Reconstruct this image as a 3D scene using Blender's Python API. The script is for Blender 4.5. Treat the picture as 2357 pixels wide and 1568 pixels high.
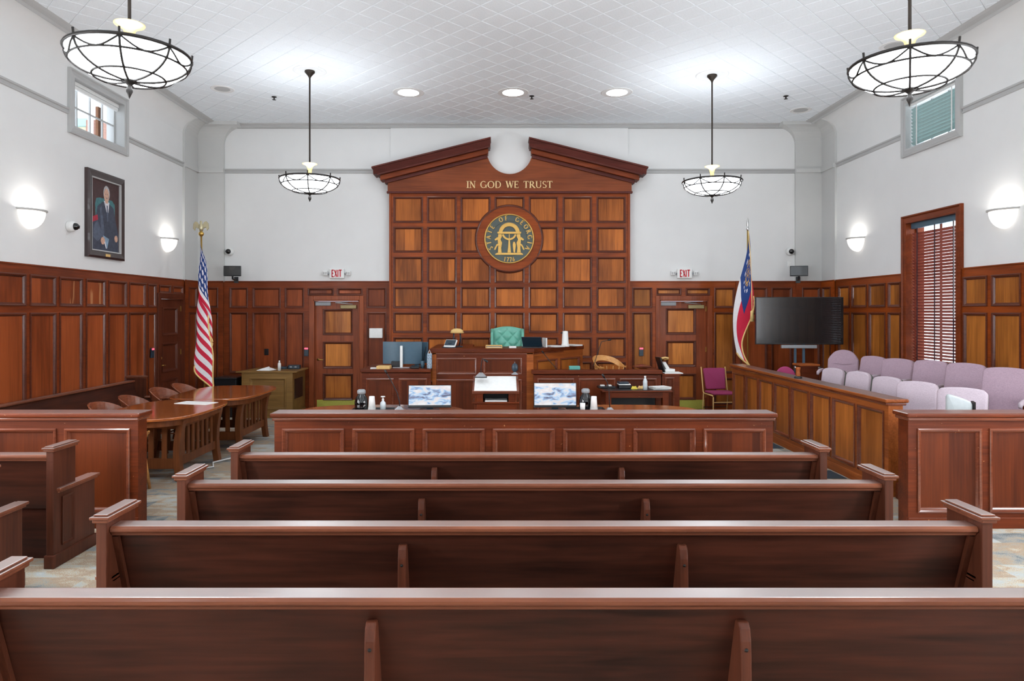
import bpy, math, random
from mathutils import Matrix, Vector
random.seed(7)
PI = math.pi
for o in list(bpy.data.objects): bpy.data.objects.remove(o)
SC = bpy.context.scene
COL = SC.collection

# ------------------------------------------------------------------ camera, world, exposure
F, CX, CY, H = 1571.0, 1147.0, 717.0, 1.95      # focal length in pixels, vanishing point, eye height
cam = bpy.data.cameras.new('camera'); camo = bpy.data.objects.new('camera', cam); COL.objects.link(camo)
cam.sensor_width = 36; cam.lens = F / 2357 * 36
cam.shift_x = (1178.5 - CX) / 2357; cam.shift_y = -(784 - CY) / 2357
cam.clip_start = 0.05; cam.clip_end = 300
camo.location = (0, 0, H); camo.rotation_euler = (PI / 2, 0, 0)
SC.camera = camo
w = bpy.data.worlds.new('world'); SC.world = w; w.use_nodes = True
bg = w.node_tree.nodes['Background']; bg.inputs[0].default_value = (0.80, 0.90, 1.0, 1); bg.inputs[1].default_value = 1.6
vs = SC.view_settings
vs.view_transform = 'Standard'; vs.look = 'None'; vs.gamma = 1; vs.use_curve_mapping = False; vs.exposure = 1.1
cy = SC.cycles
cy.max_bounces = 6; cy.diffuse_bounces = 4; cy.glossy_bounces = 3; cy.transmission_bounces = 3
cy.use_light_tree = False
cy.use_adaptive_sampling = True; cy.adaptive_threshold = 0.06; cy.adaptive_min_samples = 16
cy.sample_clamp_indirect = 6; cy.caustics_reflective = False; cy.caustics_refractive = False
BOWL = 5.5       # brightness of the pendant bowls
SCONCE = 0.75      # brightness of the sconce glass
CAN = 14.0        # brightness of the recessed lights

# added fill lamps, set in made-up windows beside and behind the camera, out of view
FILL = [((-5.80, 5.1, 2.12), (0, -PI / 2, 0)), ((-5.80, 1.5, 2.12), (0, -PI / 2, 0)), ((6.25, 5.1, 2.12), (0, PI / 2, 0)), ((6.25, 1.5, 2.12), (0, PI / 2, 0)),
       ((-3.6, -3.5, 2.6), (PI / 2, 0, PI)), ((0.2, -3.5, 2.6), (PI / 2, 0, PI)), ((4.0, -3.5, 2.6), (PI / 2, 0, PI))]
for k, (p, r) in enumerate(FILL):
    ld = bpy.data.lights.new('window_daylight', 'AREA'); ld.shape = 'RECTANGLE'; side = k < 4
    ld.size, ld.size_y = (2.25, 1.1) if side else (1.5, 3.0)
    ld.energy = (56 if k % 2 == 0 else 135) if side else 76; ld.color = (.93, .97, 1.0)
    lo = bpy.data.objects.new('window_daylight', ld); COL.objects.link(lo); lo.location = p; lo.rotation_euler = r

def wx(x, Y): return (x - CX) / F * Y            # a photograph column at depth Y -> metres
def wz(y, Y): return H - (y - CY) / F * Y        # a photograph row at depth Y -> metres

# ------------------------------------------------------------------ materials
def lin(c):
    return tuple((v / 255 / 12.92) if v / 255 <= 0.04045 else ((v / 255 + 0.055) / 1.055) ** 2.4 for v in c)
def scl(c, k): return tuple(min(1, v * k) for v in c)
MATS = {}
def newmat(name):
    m = bpy.data.materials.new(name); m.use_nodes = True
    nt = m.node_tree; b = nt.nodes['Principled BSDF']
    MATS[name] = m
    return m, nt, b
def plain(name, rgb, rough=0.5, metal=0.0, spec=0.5, noise=0.04, nscale=30, coat=0.0, bump=0.0, emit=None, es=0):
    m, nt, b = newmat(name)
    c = lin(rgb)
    tc = nt.nodes.new('ShaderNodeTexCoord'); n = nt.nodes.new('ShaderNodeTexNoise')
    n.inputs['Scale'].default_value = nscale; n.inputs['Detail'].default_value = 3
    nt.links.new(tc.outputs['Object'], n.inputs['Vector'])
    r = nt.nodes.new('ShaderNodeValToRGB')
    r.color_ramp.elements[0].position = 0.3; r.color_ramp.elements[1].position = 0.7
    r.color_ramp.elements[0].color = (*scl(c, 1 - noise), 1); r.color_ramp.elements[1].color = (*scl(c, 1 + noise), 1)
    nt.links.new(n.outputs['Fac'], r.inputs['Fac']); nt.links.new(r.outputs['Color'], b.inputs['Base Color'])
    b.inputs['Roughness'].default_value = rough; b.inputs['Metallic'].default_value = metal
    b.inputs['Specular IOR Level'].default_value = spec; b.inputs['Coat Weight'].default_value = coat
    if bump:
        bp = nt.nodes.new('ShaderNodeBump'); bp.inputs['Strength'].default_value = bump; bp.inputs['Distance'].default_value = 0.01
        nt.links.new(n.outputs['Fac'], bp.inputs['Height']); nt.links.new(bp.outputs['Normal'], b.inputs['Normal'])
    if emit:
        b.inputs['Emission Color'].default_value = (*lin(emit), 1); b.inputs['Emission Strength'].default_value = es
    return m
def wood(name, dark, light, axis='Z', rough=0.42, coat=0.04, var=0.35, boards=0.0, grain=1.0, spec=0.2, wear=0.0, wsc=None, wth=0.735):
    """stained timber: streaks along the grain axis, tone drifting over the board, each object a little different"""
    m, nt, b = newmat(name); N = nt.nodes; L = nt.links
    tc = N.new('ShaderNodeTexCoord'); oi = N.new('ShaderNodeObjectInfo')
    mul = N.new('ShaderNodeMath'); mul.operation = 'MULTIPLY'; mul.inputs[1].default_value = 53.0
    L.new(oi.outputs['Random'], mul.inputs[0])
    add = N.new('ShaderNodeVectorMath'); add.operation = 'ADD'
    L.new(tc.outputs['Object'], add.inputs[0]); L.new(mul.outputs[0], add.inputs[1])
    def noise(sc_along, sc_across, detail, dist):
        mp = N.new('ShaderNodeMapping')
        s = [sc_across] * 3; s['XYZ'.index(axis)] = sc_along
        mp.inputs['Scale'].default_value = s
        L.new(add.outputs[0], mp.inputs['Vector'])
        n = N.new('ShaderNodeTexNoise'); n.inputs['Scale'].default_value = 1; n.inputs['Detail'].default_value = detail
        n.inputs['Distortion'].default_value = dist
        L.new(mp.outputs[0], n.inputs['Vector']); return n
    n1 = noise(0.8, 7, 3, 0.8); n2 = noise(2.2, 60 * grain, 4, 0.3); n3 = noise(1.3, 2.2, 2, 0.2)
    def mix(a, c, f):
        x = N.new('ShaderNodeMix'); x.data_type = 'FLOAT'; x.inputs[0].default_value = f
        L.new(a, x.inputs[2]); L.new(c, x.inputs[3]); return x.outputs[0]
    v = mix(mix(n1.outputs['Fac'], n3.outputs['Fac'], 0.45), n2.outputs['Fac'], 0.35)
    if boards:
        sp = N.new('ShaderNodeSeparateXYZ'); L.new(add.outputs[0], sp.inputs[0])
        s1 = N.new('ShaderNodeMath'); s1.operation = 'ADD'; L.new(sp.outputs[0], s1.inputs[0]); L.new(sp.outputs[1], s1.inputs[1])
        s2 = N.new('ShaderNodeMath'); s2.operation = 'MULTIPLY'; s2.inputs[1].default_value = 5.5; L.new(s1.outputs[0], s2.inputs[0])
        s3 = N.new('ShaderNodeMath'); s3.operation = 'FLOOR'; L.new(s2.outputs[0], s3.inputs[0])
        wn = N.new('ShaderNodeTexWhiteNoise'); wn.noise_dimensions = '1D'; L.new(s3.outputs[0], wn.inputs['W'])
        v = mix(v, wn.outputs['Value'], boards)
    r = N.new('ShaderNodeValToRGB'); e = r.color_ramp.elements
    e[0].position = 0.36; e[0].color = (*lin(dark), 1); e[1].position = 0.64; e[1].color = (*lin(light), 1)
    L.new(v, r.inputs['Fac'])
    mr = N.new('ShaderNodeMapRange'); mr.inputs[3].default_value = 1 - var / 2; mr.inputs[4].default_value = 1 + var / 2
    L.new(oi.outputs['Random'], mr.inputs[0])
    vm = N.new('ShaderNodeVectorMath'); vm.operation = 'SCALE'
    L.new(r.outputs['Color'], vm.inputs[0]); L.new(mr.outputs[0], vm.inputs['Scale'])
    col = vm.outputs[0]
    if wear:
        nw = N.new('ShaderNodeTexNoise'); nw.inputs['Scale'].default_value = 38; nw.inputs['Detail'].default_value = 2
        if wsc:
            wm = N.new('ShaderNodeMapping'); wm.inputs['Scale'].default_value = wsc; nw.inputs['Scale'].default_value = 1
            L.new(add.outputs[0], wm.inputs[0]); L.new(wm.outputs[0], nw.inputs['Vector'])
        else: L.new(add.outputs[0], nw.inputs['Vector'])
        rw = N.new('ShaderNodeValToRGB'); rw.color_ramp.elements[0].position = wth; rw.color_ramp.elements[1].position = wth + 0.03
        rw.color_ramp.elements[1].color = (wear, wear, wear, 1)
        L.new(nw.outputs['Fac'], rw.inputs['Fac'])
        mx = N.new('ShaderNodeMix'); mx.data_type = 'RGBA'; L.new(rw.outputs['Color'], mx.inputs[0])
        L.new(col, mx.inputs[6]); mx.inputs[7].default_value = (*lin((214, 160, 110)), 1); col = mx.outputs[2]
    L.new(col, b.inputs['Base Color'])
    b.inputs['Roughness'].default_value = rough; b.inputs['Coat Weight'].default_value = coat
    b.inputs['Coat Roughness'].default_value = 0.12; b.inputs['Specular IOR Level'].default_value = spec
    return m
def glow(name, rgb, s, base=(245, 245, 245)):
    m, nt, b = newmat(name)
    b.inputs['Base Color'].default_value = (*lin(base), 1); b.inputs['Roughness'].default_value = 0.4
    b.inputs['Emission Color'].default_value = (*lin(rgb), 1); b.inputs['Emission Strength'].default_value = s
    return m

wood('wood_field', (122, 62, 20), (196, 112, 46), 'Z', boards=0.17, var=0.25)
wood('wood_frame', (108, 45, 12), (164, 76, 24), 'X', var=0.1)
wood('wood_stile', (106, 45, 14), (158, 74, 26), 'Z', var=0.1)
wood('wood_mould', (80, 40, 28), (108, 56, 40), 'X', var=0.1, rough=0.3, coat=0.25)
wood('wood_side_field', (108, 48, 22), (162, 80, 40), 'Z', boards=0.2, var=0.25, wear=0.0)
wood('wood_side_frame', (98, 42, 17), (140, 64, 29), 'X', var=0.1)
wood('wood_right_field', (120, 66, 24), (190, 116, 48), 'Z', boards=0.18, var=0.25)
wood('wood_stained', (108, 48, 22), (162, 80, 40), 'Z', boards=0.2, var=0.25, wear=0.5, wsc=(9, 9, 0.9), wth=0.60)
wood('wood_crown', (76, 34, 28), (104, 50, 42), 'X', var=0.05)
wood('wood_tympanum', (112, 54, 28), (150, 78, 42), 'X', var=0.05)
wood('wood_door', (142, 76, 26), (218, 136, 60), 'Z', boards=0.15, var=0.2)
wood('wood_door_frame', (116, 54, 30), (160, 82, 46), 'Z', var=0.1)
wood('wood_door_dark', (84, 40, 26), (112, 56, 36), 'Z', var=0.1)
wood('wood_bar', (76, 30, 12), (118, 51, 21), 'X', var=0.1, wear=0.55)
wood('wood_bar_field', (74, 30, 12), (112, 50, 21), 'Z', var=0.2, boards=0.2)
wood('wood_bar_mould', (98, 48, 32), (132, 70, 46), 'X', var=0.1, rough=0.25, coat=0.5, wear=0.4)
MATS['wood_bar_mould'].node_tree.nodes['Principled BSDF'].inputs['Coat IOR'].default_value = 2.2
wood('wood_jury', (124, 62, 28), (182, 100, 46), 'X', var=0.1, wear=0.5)
wood('wood_jury_field', (136, 74, 28), (198, 118, 52), 'Z', var=0.25, boards=0.15)
wood('wood_pew', (42, 21, 15), (86, 44, 31), 'X', var=0.12, rough=0.42, coat=0.06, grain=0.5)
wood('wood_pew_end', (66, 33, 22), (100, 53, 36), 'Z', var=0.1, rough=0.4, coat=0.1)
wood('wood_pew_rail', (98, 54, 38), (138, 80, 56), 'X', var=0.1, rough=0.35, coat=0.15)
wood('wood_pew_top', (110, 64, 48), (150, 92, 70), 'X', var=0.1, rough=0.25, coat=1.0)  # paler than the rail wood: sheen of upward faces put into colour and coat
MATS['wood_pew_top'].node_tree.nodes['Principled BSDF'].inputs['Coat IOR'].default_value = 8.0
wood('wood_table', (140, 72, 34), (190, 108, 54), 'X', var=0.12, rough=0.16, coat=0.9)
MATS['wood_table'].node_tree.nodes['Principled BSDF'].inputs['Coat IOR'].default_value = 1.7
wood('wood_cap', (92, 44, 30), (140, 72, 46), 'X', var=0.1, rough=0.25, coat=1.0, wear=0.3)  # lighter copy of the bar wood; sheen on cap tops painted in
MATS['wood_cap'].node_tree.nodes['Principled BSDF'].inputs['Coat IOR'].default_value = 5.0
for k_ in ('wood_pew_top', 'wood_cap'): MATS[k_].node_tree.nodes['Principled BSDF'].inputs['Coat Roughness'].default_value = 0.32
wood('wood_table_leg', (92, 50, 28), (132, 76, 42), 'Z', var=0.1)
wood('wood_chair', (112, 58, 38), (150, 84, 56), 'X', var=0.1, rough=0.2, coat=0.6)
wood('wood_oak', (182, 120, 62), (222, 164, 100), 'X', var=0.1, rough=0.25, coat=0.5)
wood('wood_cabinet', (112, 82, 44), (152, 116, 66), 'X', var=0.1, rough=0.4)
plain('plaster', (232, 232, 231), 0.75, noise=0.012, nscale=3)
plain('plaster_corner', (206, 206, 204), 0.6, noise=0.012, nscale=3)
plain('pale_pad', (186, 192, 194), 0.8)
plain('plaster_trim', (186, 186, 185), 0.6, noise=0.012, nscale=3)
plain('ceiling_tile', (238, 243, 247), 0.8, noise=0.03, nscale=60)
plain('ceiling_gap', (196, 196, 196), 0.8)
plain('white_plastic', (236, 236, 234), 0.4)
plain('white_paper', (240, 240, 238), 0.7)
plain('grey_plastic', (150, 154, 158), 0.4)
plain('silver', (196, 198, 202), 0.3, metal=0.8)
plain('steel', (200, 200, 200), 0.25, metal=0.9)
plain('black_plastic', (22, 24, 28), 0.35, noise=0.1)
plain('black_gloss', (10, 12, 16), 0.08, noise=0.1, coat=0.5)
plain('navy_plastic', (34, 52, 66), 0.35)
plain('blue_grey', (70, 98, 116), 0.35)
plain('screen_black', (16, 17, 18), 0.22, noise=0.05, coat=0.3)
plain('bronze', (58, 50, 44), 0.4, metal=0.6)
plain('dark_iron', (42, 38, 36), 0.45, metal=0.5)
plain('brass', (196, 160, 84), 0.3, metal=0.9)
plain('brass_plate', (196, 194, 88), 0.4, metal=0.2)
plain('closer_tan', (158, 140, 98), 0.5, metal=0.3)
plain('gold', (212, 168, 92), 0.35, metal=0.7)
plain('gold_letter', (238, 206, 150), 0.4, metal=0.3)
plain('frame_dark', (58, 44, 44), 0.35, coat=0.2)
plain('eagle', (188, 178, 146), 0.35, metal=0.7)
plain('seal_ground', (84, 92, 88), 0.5, metal=0.3)
plain('mauve', (178, 152, 166), 0.95, noise=0.10, nscale=90, bump=0.2)
plain('mauve_pale', (194, 178, 188), 0.95, noise=0.08, nscale=90, bump=0.2)
plain('mauve_edge', (104, 106, 100), 0.9)
plain('burgundy', (168, 62, 108), 0.9, noise=0.08, nscale=120, bump=0.1)
plain('green_leather', (108, 180, 160), 0.35, noise=0.04, coat=0.2)
plain('green_button', (50, 104, 92), 0.4)
plain('red', (206, 36, 52), 0.6)
plain('flag_red', (206, 24, 62), 0.7)
plain('flag_white', (236, 232, 236), 0.7)
plain('flag_blue', (28, 62, 128), 0.7)
plain('fringe', (236, 202, 132), 0.6, noise=0.15, nscale=200)
plain('manila', (226, 186, 120), 0.7)
plain('teal_box', (96, 170, 160), 0.6)
plain('yellow', (222, 200, 70), 0.6)
plain('mat_navy', (48, 60, 70), 0.9)
plain('clear_plastic', (214, 222, 226), 0.1, coat=0.5)
plain('tan', (222, 186, 118), 0.5)
plain('brick', (150, 112, 98), 0.9, noise=0.2, nscale=20)
plain('stone_tan', (200, 188, 160), 0.9, noise=0.1, nscale=8)
plain('roof_teal', (150, 186, 190), 0.8)
plain('shutter', (120, 72, 36), 0.6)
plain('blind_wood', (150, 78, 62), 0.45, noise=0.06, nscale=10)
plain('blind_aqua', (158, 182, 180), 0.4)
plain('tape', (66, 40, 46), 0.8)
plain('led_red', (255, 90, 100), 0.4, emit=(255, 60, 80), es=1.6)
glow('bowl_glass', (240, 248, 255), BOWL)
glow('sconce_glass', (255, 248, 238), SCONCE)
glow('pan', (240, 248, 255), 7.5)
glow('can_lens', (246, 250, 255), CAN)
glow('horn_glass', (255, 220, 150), 0.04, base=(128, 106, 66))

def screen_mat():
    """monitor picture: pale blue sky and clouds over a rocky ridge"""
    m, nt, b = newmat('screen_picture'); N = nt.nodes; L = nt.links
    tc = N.new('ShaderNodeTexCoord'); mp = N.new('ShaderNodeMapping'); mp.inputs['Scale'].default_value = (9, 9, 20)
    L.new(tc.outputs['Object'], mp.inputs[0])
    n = N.new('ShaderNodeTexNoise'); n.inputs['Scale'].default_value = 1; n.inputs['Detail'].default_value = 7; n.inputs['Distortion'].default_value = 0.6
    L.new(mp.outputs[0], n.inputs['Vector'])
    r = N.new('ShaderNodeValToRGB'); e = r.color_ramp.elements
    e[0].position = 0.32; e[0].color = (*lin((70, 76, 104)), 1); e[1].position = 0.72; e[1].color = (*lin((246, 246, 250)), 1)
    for p, c in ((0.40, (140, 150, 184)), (0.46, (160, 200, 242)), (0.54, (222, 234, 248)), (0.60, (236, 226, 226))):
        x = e.new(p); x.color = (*lin(c), 1)
    sp = N.new('ShaderNodeSeparateXYZ'); L.new(tc.outputs['Object'], sp.inputs[0])
    q = N.new('ShaderNodeMath'); q.operation = 'SUBTRACT'; q.inputs[1].default_value = .17; L.new(sp.outputs[2], q.inputs[0])
    q2 = N.new('ShaderNodeMath'); q2.operation = 'ABSOLUTE'; L.new(q.outputs[0], q2.inputs[0])
    q3 = N.new('ShaderNodeMath'); q3.operation = 'MULTIPLY_ADD'; q3.inputs[1].default_value = 1.5; L.new(q2.outputs[0], q3.inputs[0]); L.new(n.outputs['Fac'], q3.inputs[2])
    q4 = N.new('ShaderNodeMath'); q4.operation = 'SUBTRACT'; q4.inputs[1].default_value = .05; L.new(q3.outputs[0], q4.inputs[0]); L.new(q4.outputs[0], r.inputs['Fac'])
    b.inputs['Base Color'].default_value = (0.02, 0.02, 0.02, 1); b.inputs['Roughness'].default_value = 0.2
    L.new(r.outputs['Color'], b.inputs['Emission Color']); b.inputs['Emission Strength'].default_value = 0.42
screen_mat()
def carpet_mat():
    """carpet planks: muted beige, slate and rust, woven in short streaks"""
    m, nt, b = newmat('carpet'); N = nt.nodes; L = nt.links
    tc = N.new('ShaderNodeTexCoord')
    def math_(op, a, c=None):
        x = N.new('ShaderNodeMath'); x.operation = op
        for i, v in enumerate((a, c)):
            if v is None: continue
            if isinstance(v, (int, float)): x.inputs[i].default_value = v
            else: L.new(v, x.inputs[i])
        return x.outputs[0]
    sp = N.new('ShaderNodeSeparateXYZ'); L.new(tc.outputs['Object'], sp.inputs[0])
    row = math_('FLOOR', math_('MULTIPLY', sp.outputs[1], 4.0))
    off = math_('MULTIPLY', row, 0.37)
    colm = math_('FLOOR', math_('ADD', math_('MULTIPLY', sp.outputs[0], 2.0), off))
    cb = N.new('ShaderNodeCombineXYZ'); L.new(row, cb.inputs[0]); L.new(colm, cb.inputs[1])
    wn = N.new('ShaderNodeTexWhiteNoise'); wn.noise_dimensions = '3D'; L.new(cb.outputs[0], wn.inputs['Vector'])
    mp = N.new('ShaderNodeMapping'); mp.inputs['Scale'].default_value = (5.0, 9, 3); L.new(tc.outputs['Object'], mp.inputs[0])
    n = N.new('ShaderNodeTexNoise'); n.inputs['Scale'].default_value = 1; n.inputs['Detail'].default_value = 5; n.inputs['Distortion'].default_value = 0.5
    L.new(mp.outputs[0], n.inputs['Vector'])
    fi = N.new('ShaderNodeTexNoise'); fi.inputs['Scale'].default_value = 140; fi.inputs['Detail'].default_value = 2
    L.new(tc.outputs['Object'], fi.inputs['Vector'])
    v = math_('ADD', math_('MULTIPLY', wn.outputs['Value'], 0.34), math_('MULTIPLY', n.outputs['Fac'], 0.72))
    v = math_('ADD', v, math_('MULTIPLY', math_('SUBTRACT', fi.outputs['Fac'], 0.5), 0.55))
    r = N.new('ShaderNodeValToRGB'); e = r.color_ramp.elements
    e[0].position = 0.24; e[0].color = (*lin((104, 106, 104)), 1); e[1].position = 0.86; e[1].color = (*lin((206, 198, 184)), 1)
    for p, c in ((0.36, (132, 140, 144)), (0.45, (172, 160, 140)), (0.54, (156, 128, 108)), (0.61, (190, 178, 154)), (0.72, (162, 172, 178))):
        x = e.new(p); x.color = (*lin(c), 1)
    L.new(v, r.inputs['Fac']); L.new(r.outputs['Color'], b.inputs['Base Color'])
    b.inputs['Roughness'].default_value = 0.95; b.inputs['Specular IOR Level'].default_value = 0.1
    bp = N.new('ShaderNodeBump'); bp.inputs['Strength'].default_value = 0.4; bp.inputs['Distance'].default_value = 0.006
    L.new(fi.outputs['Fac'], bp.inputs['Height']); L.new(bp.outputs['Normal'], b.inputs['Normal'])
carpet_mat()
m, nt, b = newmat('window_glass'); nt.nodes.remove(b)
t_ = nt.nodes.new('ShaderNodeBsdfTransparent'); g_ = nt.nodes.new('ShaderNodeBsdfGlossy'); g_.inputs['Roughness'].default_value = 0.02
x_ = nt.nodes.new('ShaderNodeMixShader'); x_.inputs[0].default_value = 0.06
nt.links.new(t_.outputs[0], x_.inputs[1]); nt.links.new(g_.outputs[0], x_.inputs[2]); nt.links.new(x_.outputs[0], nt.nodes['Material Output'].inputs['Surface'])

# ------------------------------------------------------------------ mesh builder
class MB:
    def __init__(s): s.v = []; s.f = []; s.mi = []; s.M = Matrix.Identity(4); s.cur = 0
    def add(s, pts, faces):
        b0 = len(s.v)
        s.v += [tuple(s.M @ Vector(p)) for p in pts]
        s.f += [tuple(b0 + i for i in f) for f in faces]; s.mi += [s.cur] * len(faces)
        return s
    def quad(s, *p): return s.add(p, [tuple(range(len(p)))])
    def box(s, x0, x1, y0, y1, z0, z1):
        return s.add([(x0, y0, z0), (x1, y0, z0), (x1, y1, z0), (x0, y1, z0), (x0, y0, z1), (x1, y0, z1), (x1, y1, z1), (x0, y1, z1)],
                     [(0, 3, 2, 1), (4, 5, 6, 7), (0, 1, 5, 4), (1, 2, 6, 5), (2, 3, 7, 6), (3, 0, 4, 7)])
    def cbox(s, c, d): return s.box(c[0] - d[0] / 2, c[0] + d[0] / 2, c[1] - d[1] / 2, c[1] + d[1] / 2, c[2] - d[2] / 2, c[2] + d[2] / 2)
    def prism(s, poly, a, b_, plane='XZ'):
        """polygon extruded from a to b_ along the axis left over"""
        def P(u, v, t): return {'XZ': (u, t, v), 'XY': (u, v, t), 'YZ': (t, u, v)}[plane]
        n = len(poly)
        ar = sum(poly[i][0] * poly[(i + 1) % n][1] - poly[(i + 1) % n][0] * poly[i][1] for i in range(n))
        if ar < 0: poly = poly[::-1]
        pts = [P(u, v, a) for u, v in poly] + [P(u, v, b_) for u, v in poly]
        fl = plane == 'XZ'
        lo, hi = tuple(range(n)), tuple(range(n, 2 * n))
        fs = [lo, hi[::-1]] if fl else [lo[::-1], hi]
        for i in range(n):
            j = (i + 1) % n
            fs.append((i, n + i, n + j, j) if fl else (i, j, n + j, n + i))
        return s.add(pts, fs)
    def tube(s, pts, r, n=8, closed=False, cap=True):
        pts = [Vector(p) for p in pts]; m = len(pts); rs = r if isinstance(r, (list, tuple)) else [r] * m
        out = []; up = Vector((0, 0, 1))
        for i, p in enumerate(pts):
            a = pts[(i - 1) % m] if (closed or i > 0) else p
            c = pts[(i + 1) % m] if (closed or i < m - 1) else p
            t = (c - a).normalized() if (c - a).length > 1e-9 else Vector((0, 0, 1))
            u = t.cross(up)
            if u.length < 0.08: u = t.cross(Vector((0, 1, 0)))
            u.normalize(); v = u.cross(t)
            out += [tuple(p + rs[i] * (math.cos(2 * PI * k / n) * u + math.sin(2 * PI * k / n) * v)) for k in range(n)]
        fs = []
        for i in range(m if closed else m - 1):
            j = (i + 1) % m
            for k in range(n):
                l = (k + 1) % n
                fs.append((i * n + k, j * n + k, j * n + l, i * n + l))
        if cap and not closed: fs += [tuple(range(n)), tuple(range((m - 1) * n, m * n))[::-1]]
        return s.add(out, fs)
    def lathe(s, prof, n=24, c=(0, 0, 0), a0=0, a1=2 * PI):
        full = abs(a1 - a0 - 2 * PI) < 1e-6; k = n if full else n + 1
        out = []
        for r, z in prof:
            for i in range(k):
                a = a0 + (a1 - a0) * i / n
                out.append((c[0] + r * math.cos(a), c[1] + r * math.sin(a), c[2] + z))
        fs = []
        for j in range(len(prof) - 1):
            for i in range(n):
                l = (i + 1) % k
                fs.append((j * k + i, j * k + l, (j + 1) * k + l, (j + 1) * k + i))
        return s.add(out, fs)
    def grid(s, fn, nu, nv):
        out = [fn(i / nu, j / nv) for j in range(nv + 1) for i in range(nu + 1)]
        fs = [(j * (nu + 1) + i, j * (nu + 1) + i + 1, (j + 1) * (nu + 1) + i + 1, (j + 1) * (nu + 1) + i) for j in range(nv) for i in range(nu)]
        return s.add(out, fs)
    def ring(s, poly, prof, y0=0.0):
        """profile swept round a closed polygon in the XZ plane, mitred. prof = [(offset outward, y)]"""
        n = len(poly)
        ar = sum(poly[i][0] * poly[(i + 1) % n][1] - poly[(i + 1) % n][0] * poly[i][1] for i in range(n))
        if ar < 0: poly = poly[::-1]
        nor = []
        for i in range(n):
            a, c = poly[i], poly[(i + 1) % n]; d = math.hypot(c[0] - a[0], c[1] - a[1]) or 1e-9
            nor.append(((c[1] - a[1]) / d, -(c[0] - a[0]) / d))
        out = []
        for off, y in prof:
            for i in range(n):
                n0, n1 = nor[i - 1], nor[i]
                k = 1 + n0[0] * n1[0] + n0[1] * n1[1]; k = max(k, 0.35)
                out.append((poly[i][0] + off * (n0[0] + n1[0]) / k, y0 + y, poly[i][1] + off * (n0[1] + n1[1]) / k))
        fs = []
        for j in range(len(prof) - 1):
            for i in range(n):
                l = (i + 1) % n
                fs.append((j * n + i, j * n + l, (j + 1) * n + l, (j + 1) * n + i))
        return s.add(out, fs)
    def mesh(s, name, mats, smooth=False):
        me = bpy.data.meshes.new(name); me.from_pydata(s.v, [], s.f)
        for m in ([mats] if isinstance(mats, str) else mats): me.materials.append(MATS[m])
        me.polygons.foreach_set('material_index', s.mi)
        if smooth: me.polygons.foreach_set('use_smooth', [True] * len(s.f))
        me.update(); return me
    def build(s, name, mats, parent=None, smooth=False, bevel=0, seg=2, loc=None, rz=0, top=False):
        """top: faces looking up take the second material"""
        o = bpy.data.objects.new(name, s.mesh(name, mats, smooth)); COL.objects.link(o)
        if top:
            for p in o.data.polygons:
                if p.normal.z > .8: p.material_index = 1
        if parent: o.parent = parent
        if loc: o.location = loc
        if rz: o.rotation_euler = (0, 0, rz)
        if bevel:
            md = o.modifiers.new('bevel', 'BEVEL'); md.width = bevel; md.segments = seg; md.limit_method = 'ANGLE'; md.angle_limit = math.radians(40)
        return o
def mb(): return MB()
def bx(*a): return MB().box(*a)
def thing(name, label=None, cat=None, loc=(0, 0, 0), rz=0, group=None, kind=None):
    o = bpy.data.objects.new(name, None); COL.objects.link(o)
    o.location = loc; o.rotation_euler = (0, 0, rz); o.empty_display_size = 0.1
    return tag(o, label, cat, group, kind)
def tag(o, label=None, cat=None, group=None, kind=None):
    if label: o['label'] = label
    if cat: o['category'] = cat
    if group: o['group'] = group
    if kind: o['kind'] = kind
    return o
def part(name, me, parent, loc=(0, 0, 0), rz=0):
    o = bpy.data.objects.new(name, me); COL.objects.link(o); o.parent = parent; o.location = loc; o.rotation_euler = (0, 0, rz)
    return o
def dup(root, loc, rz=0, label=None):
    """a copy of a thing with copies of its parts and sub-parts"""
    r = root.copy(); COL.objects.link(r); r.location = loc; r.rotation_euler = (0, 0, rz)
    if label: r['label'] = label
    for ch in list(root.children):
        c = ch.copy(); COL.objects.link(c); c.parent = r
        for g in list(ch.children):
            d = g.copy(); COL.objects.link(d); d.parent = c
    return r
def rect(a, b_, z0, z1): return [(a, z0), (b_, z0), (b_, z1), (a, z1)]
def arc(cx, cz, r, a0, a1, n): return [(cx + r * math.cos(math.radians(a0 + (a1 - a0) * i / n)), cz + r * math.sin(math.radians(a0 + (a1 - a0) * i / n))) for i in range(n + 1)]

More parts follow.
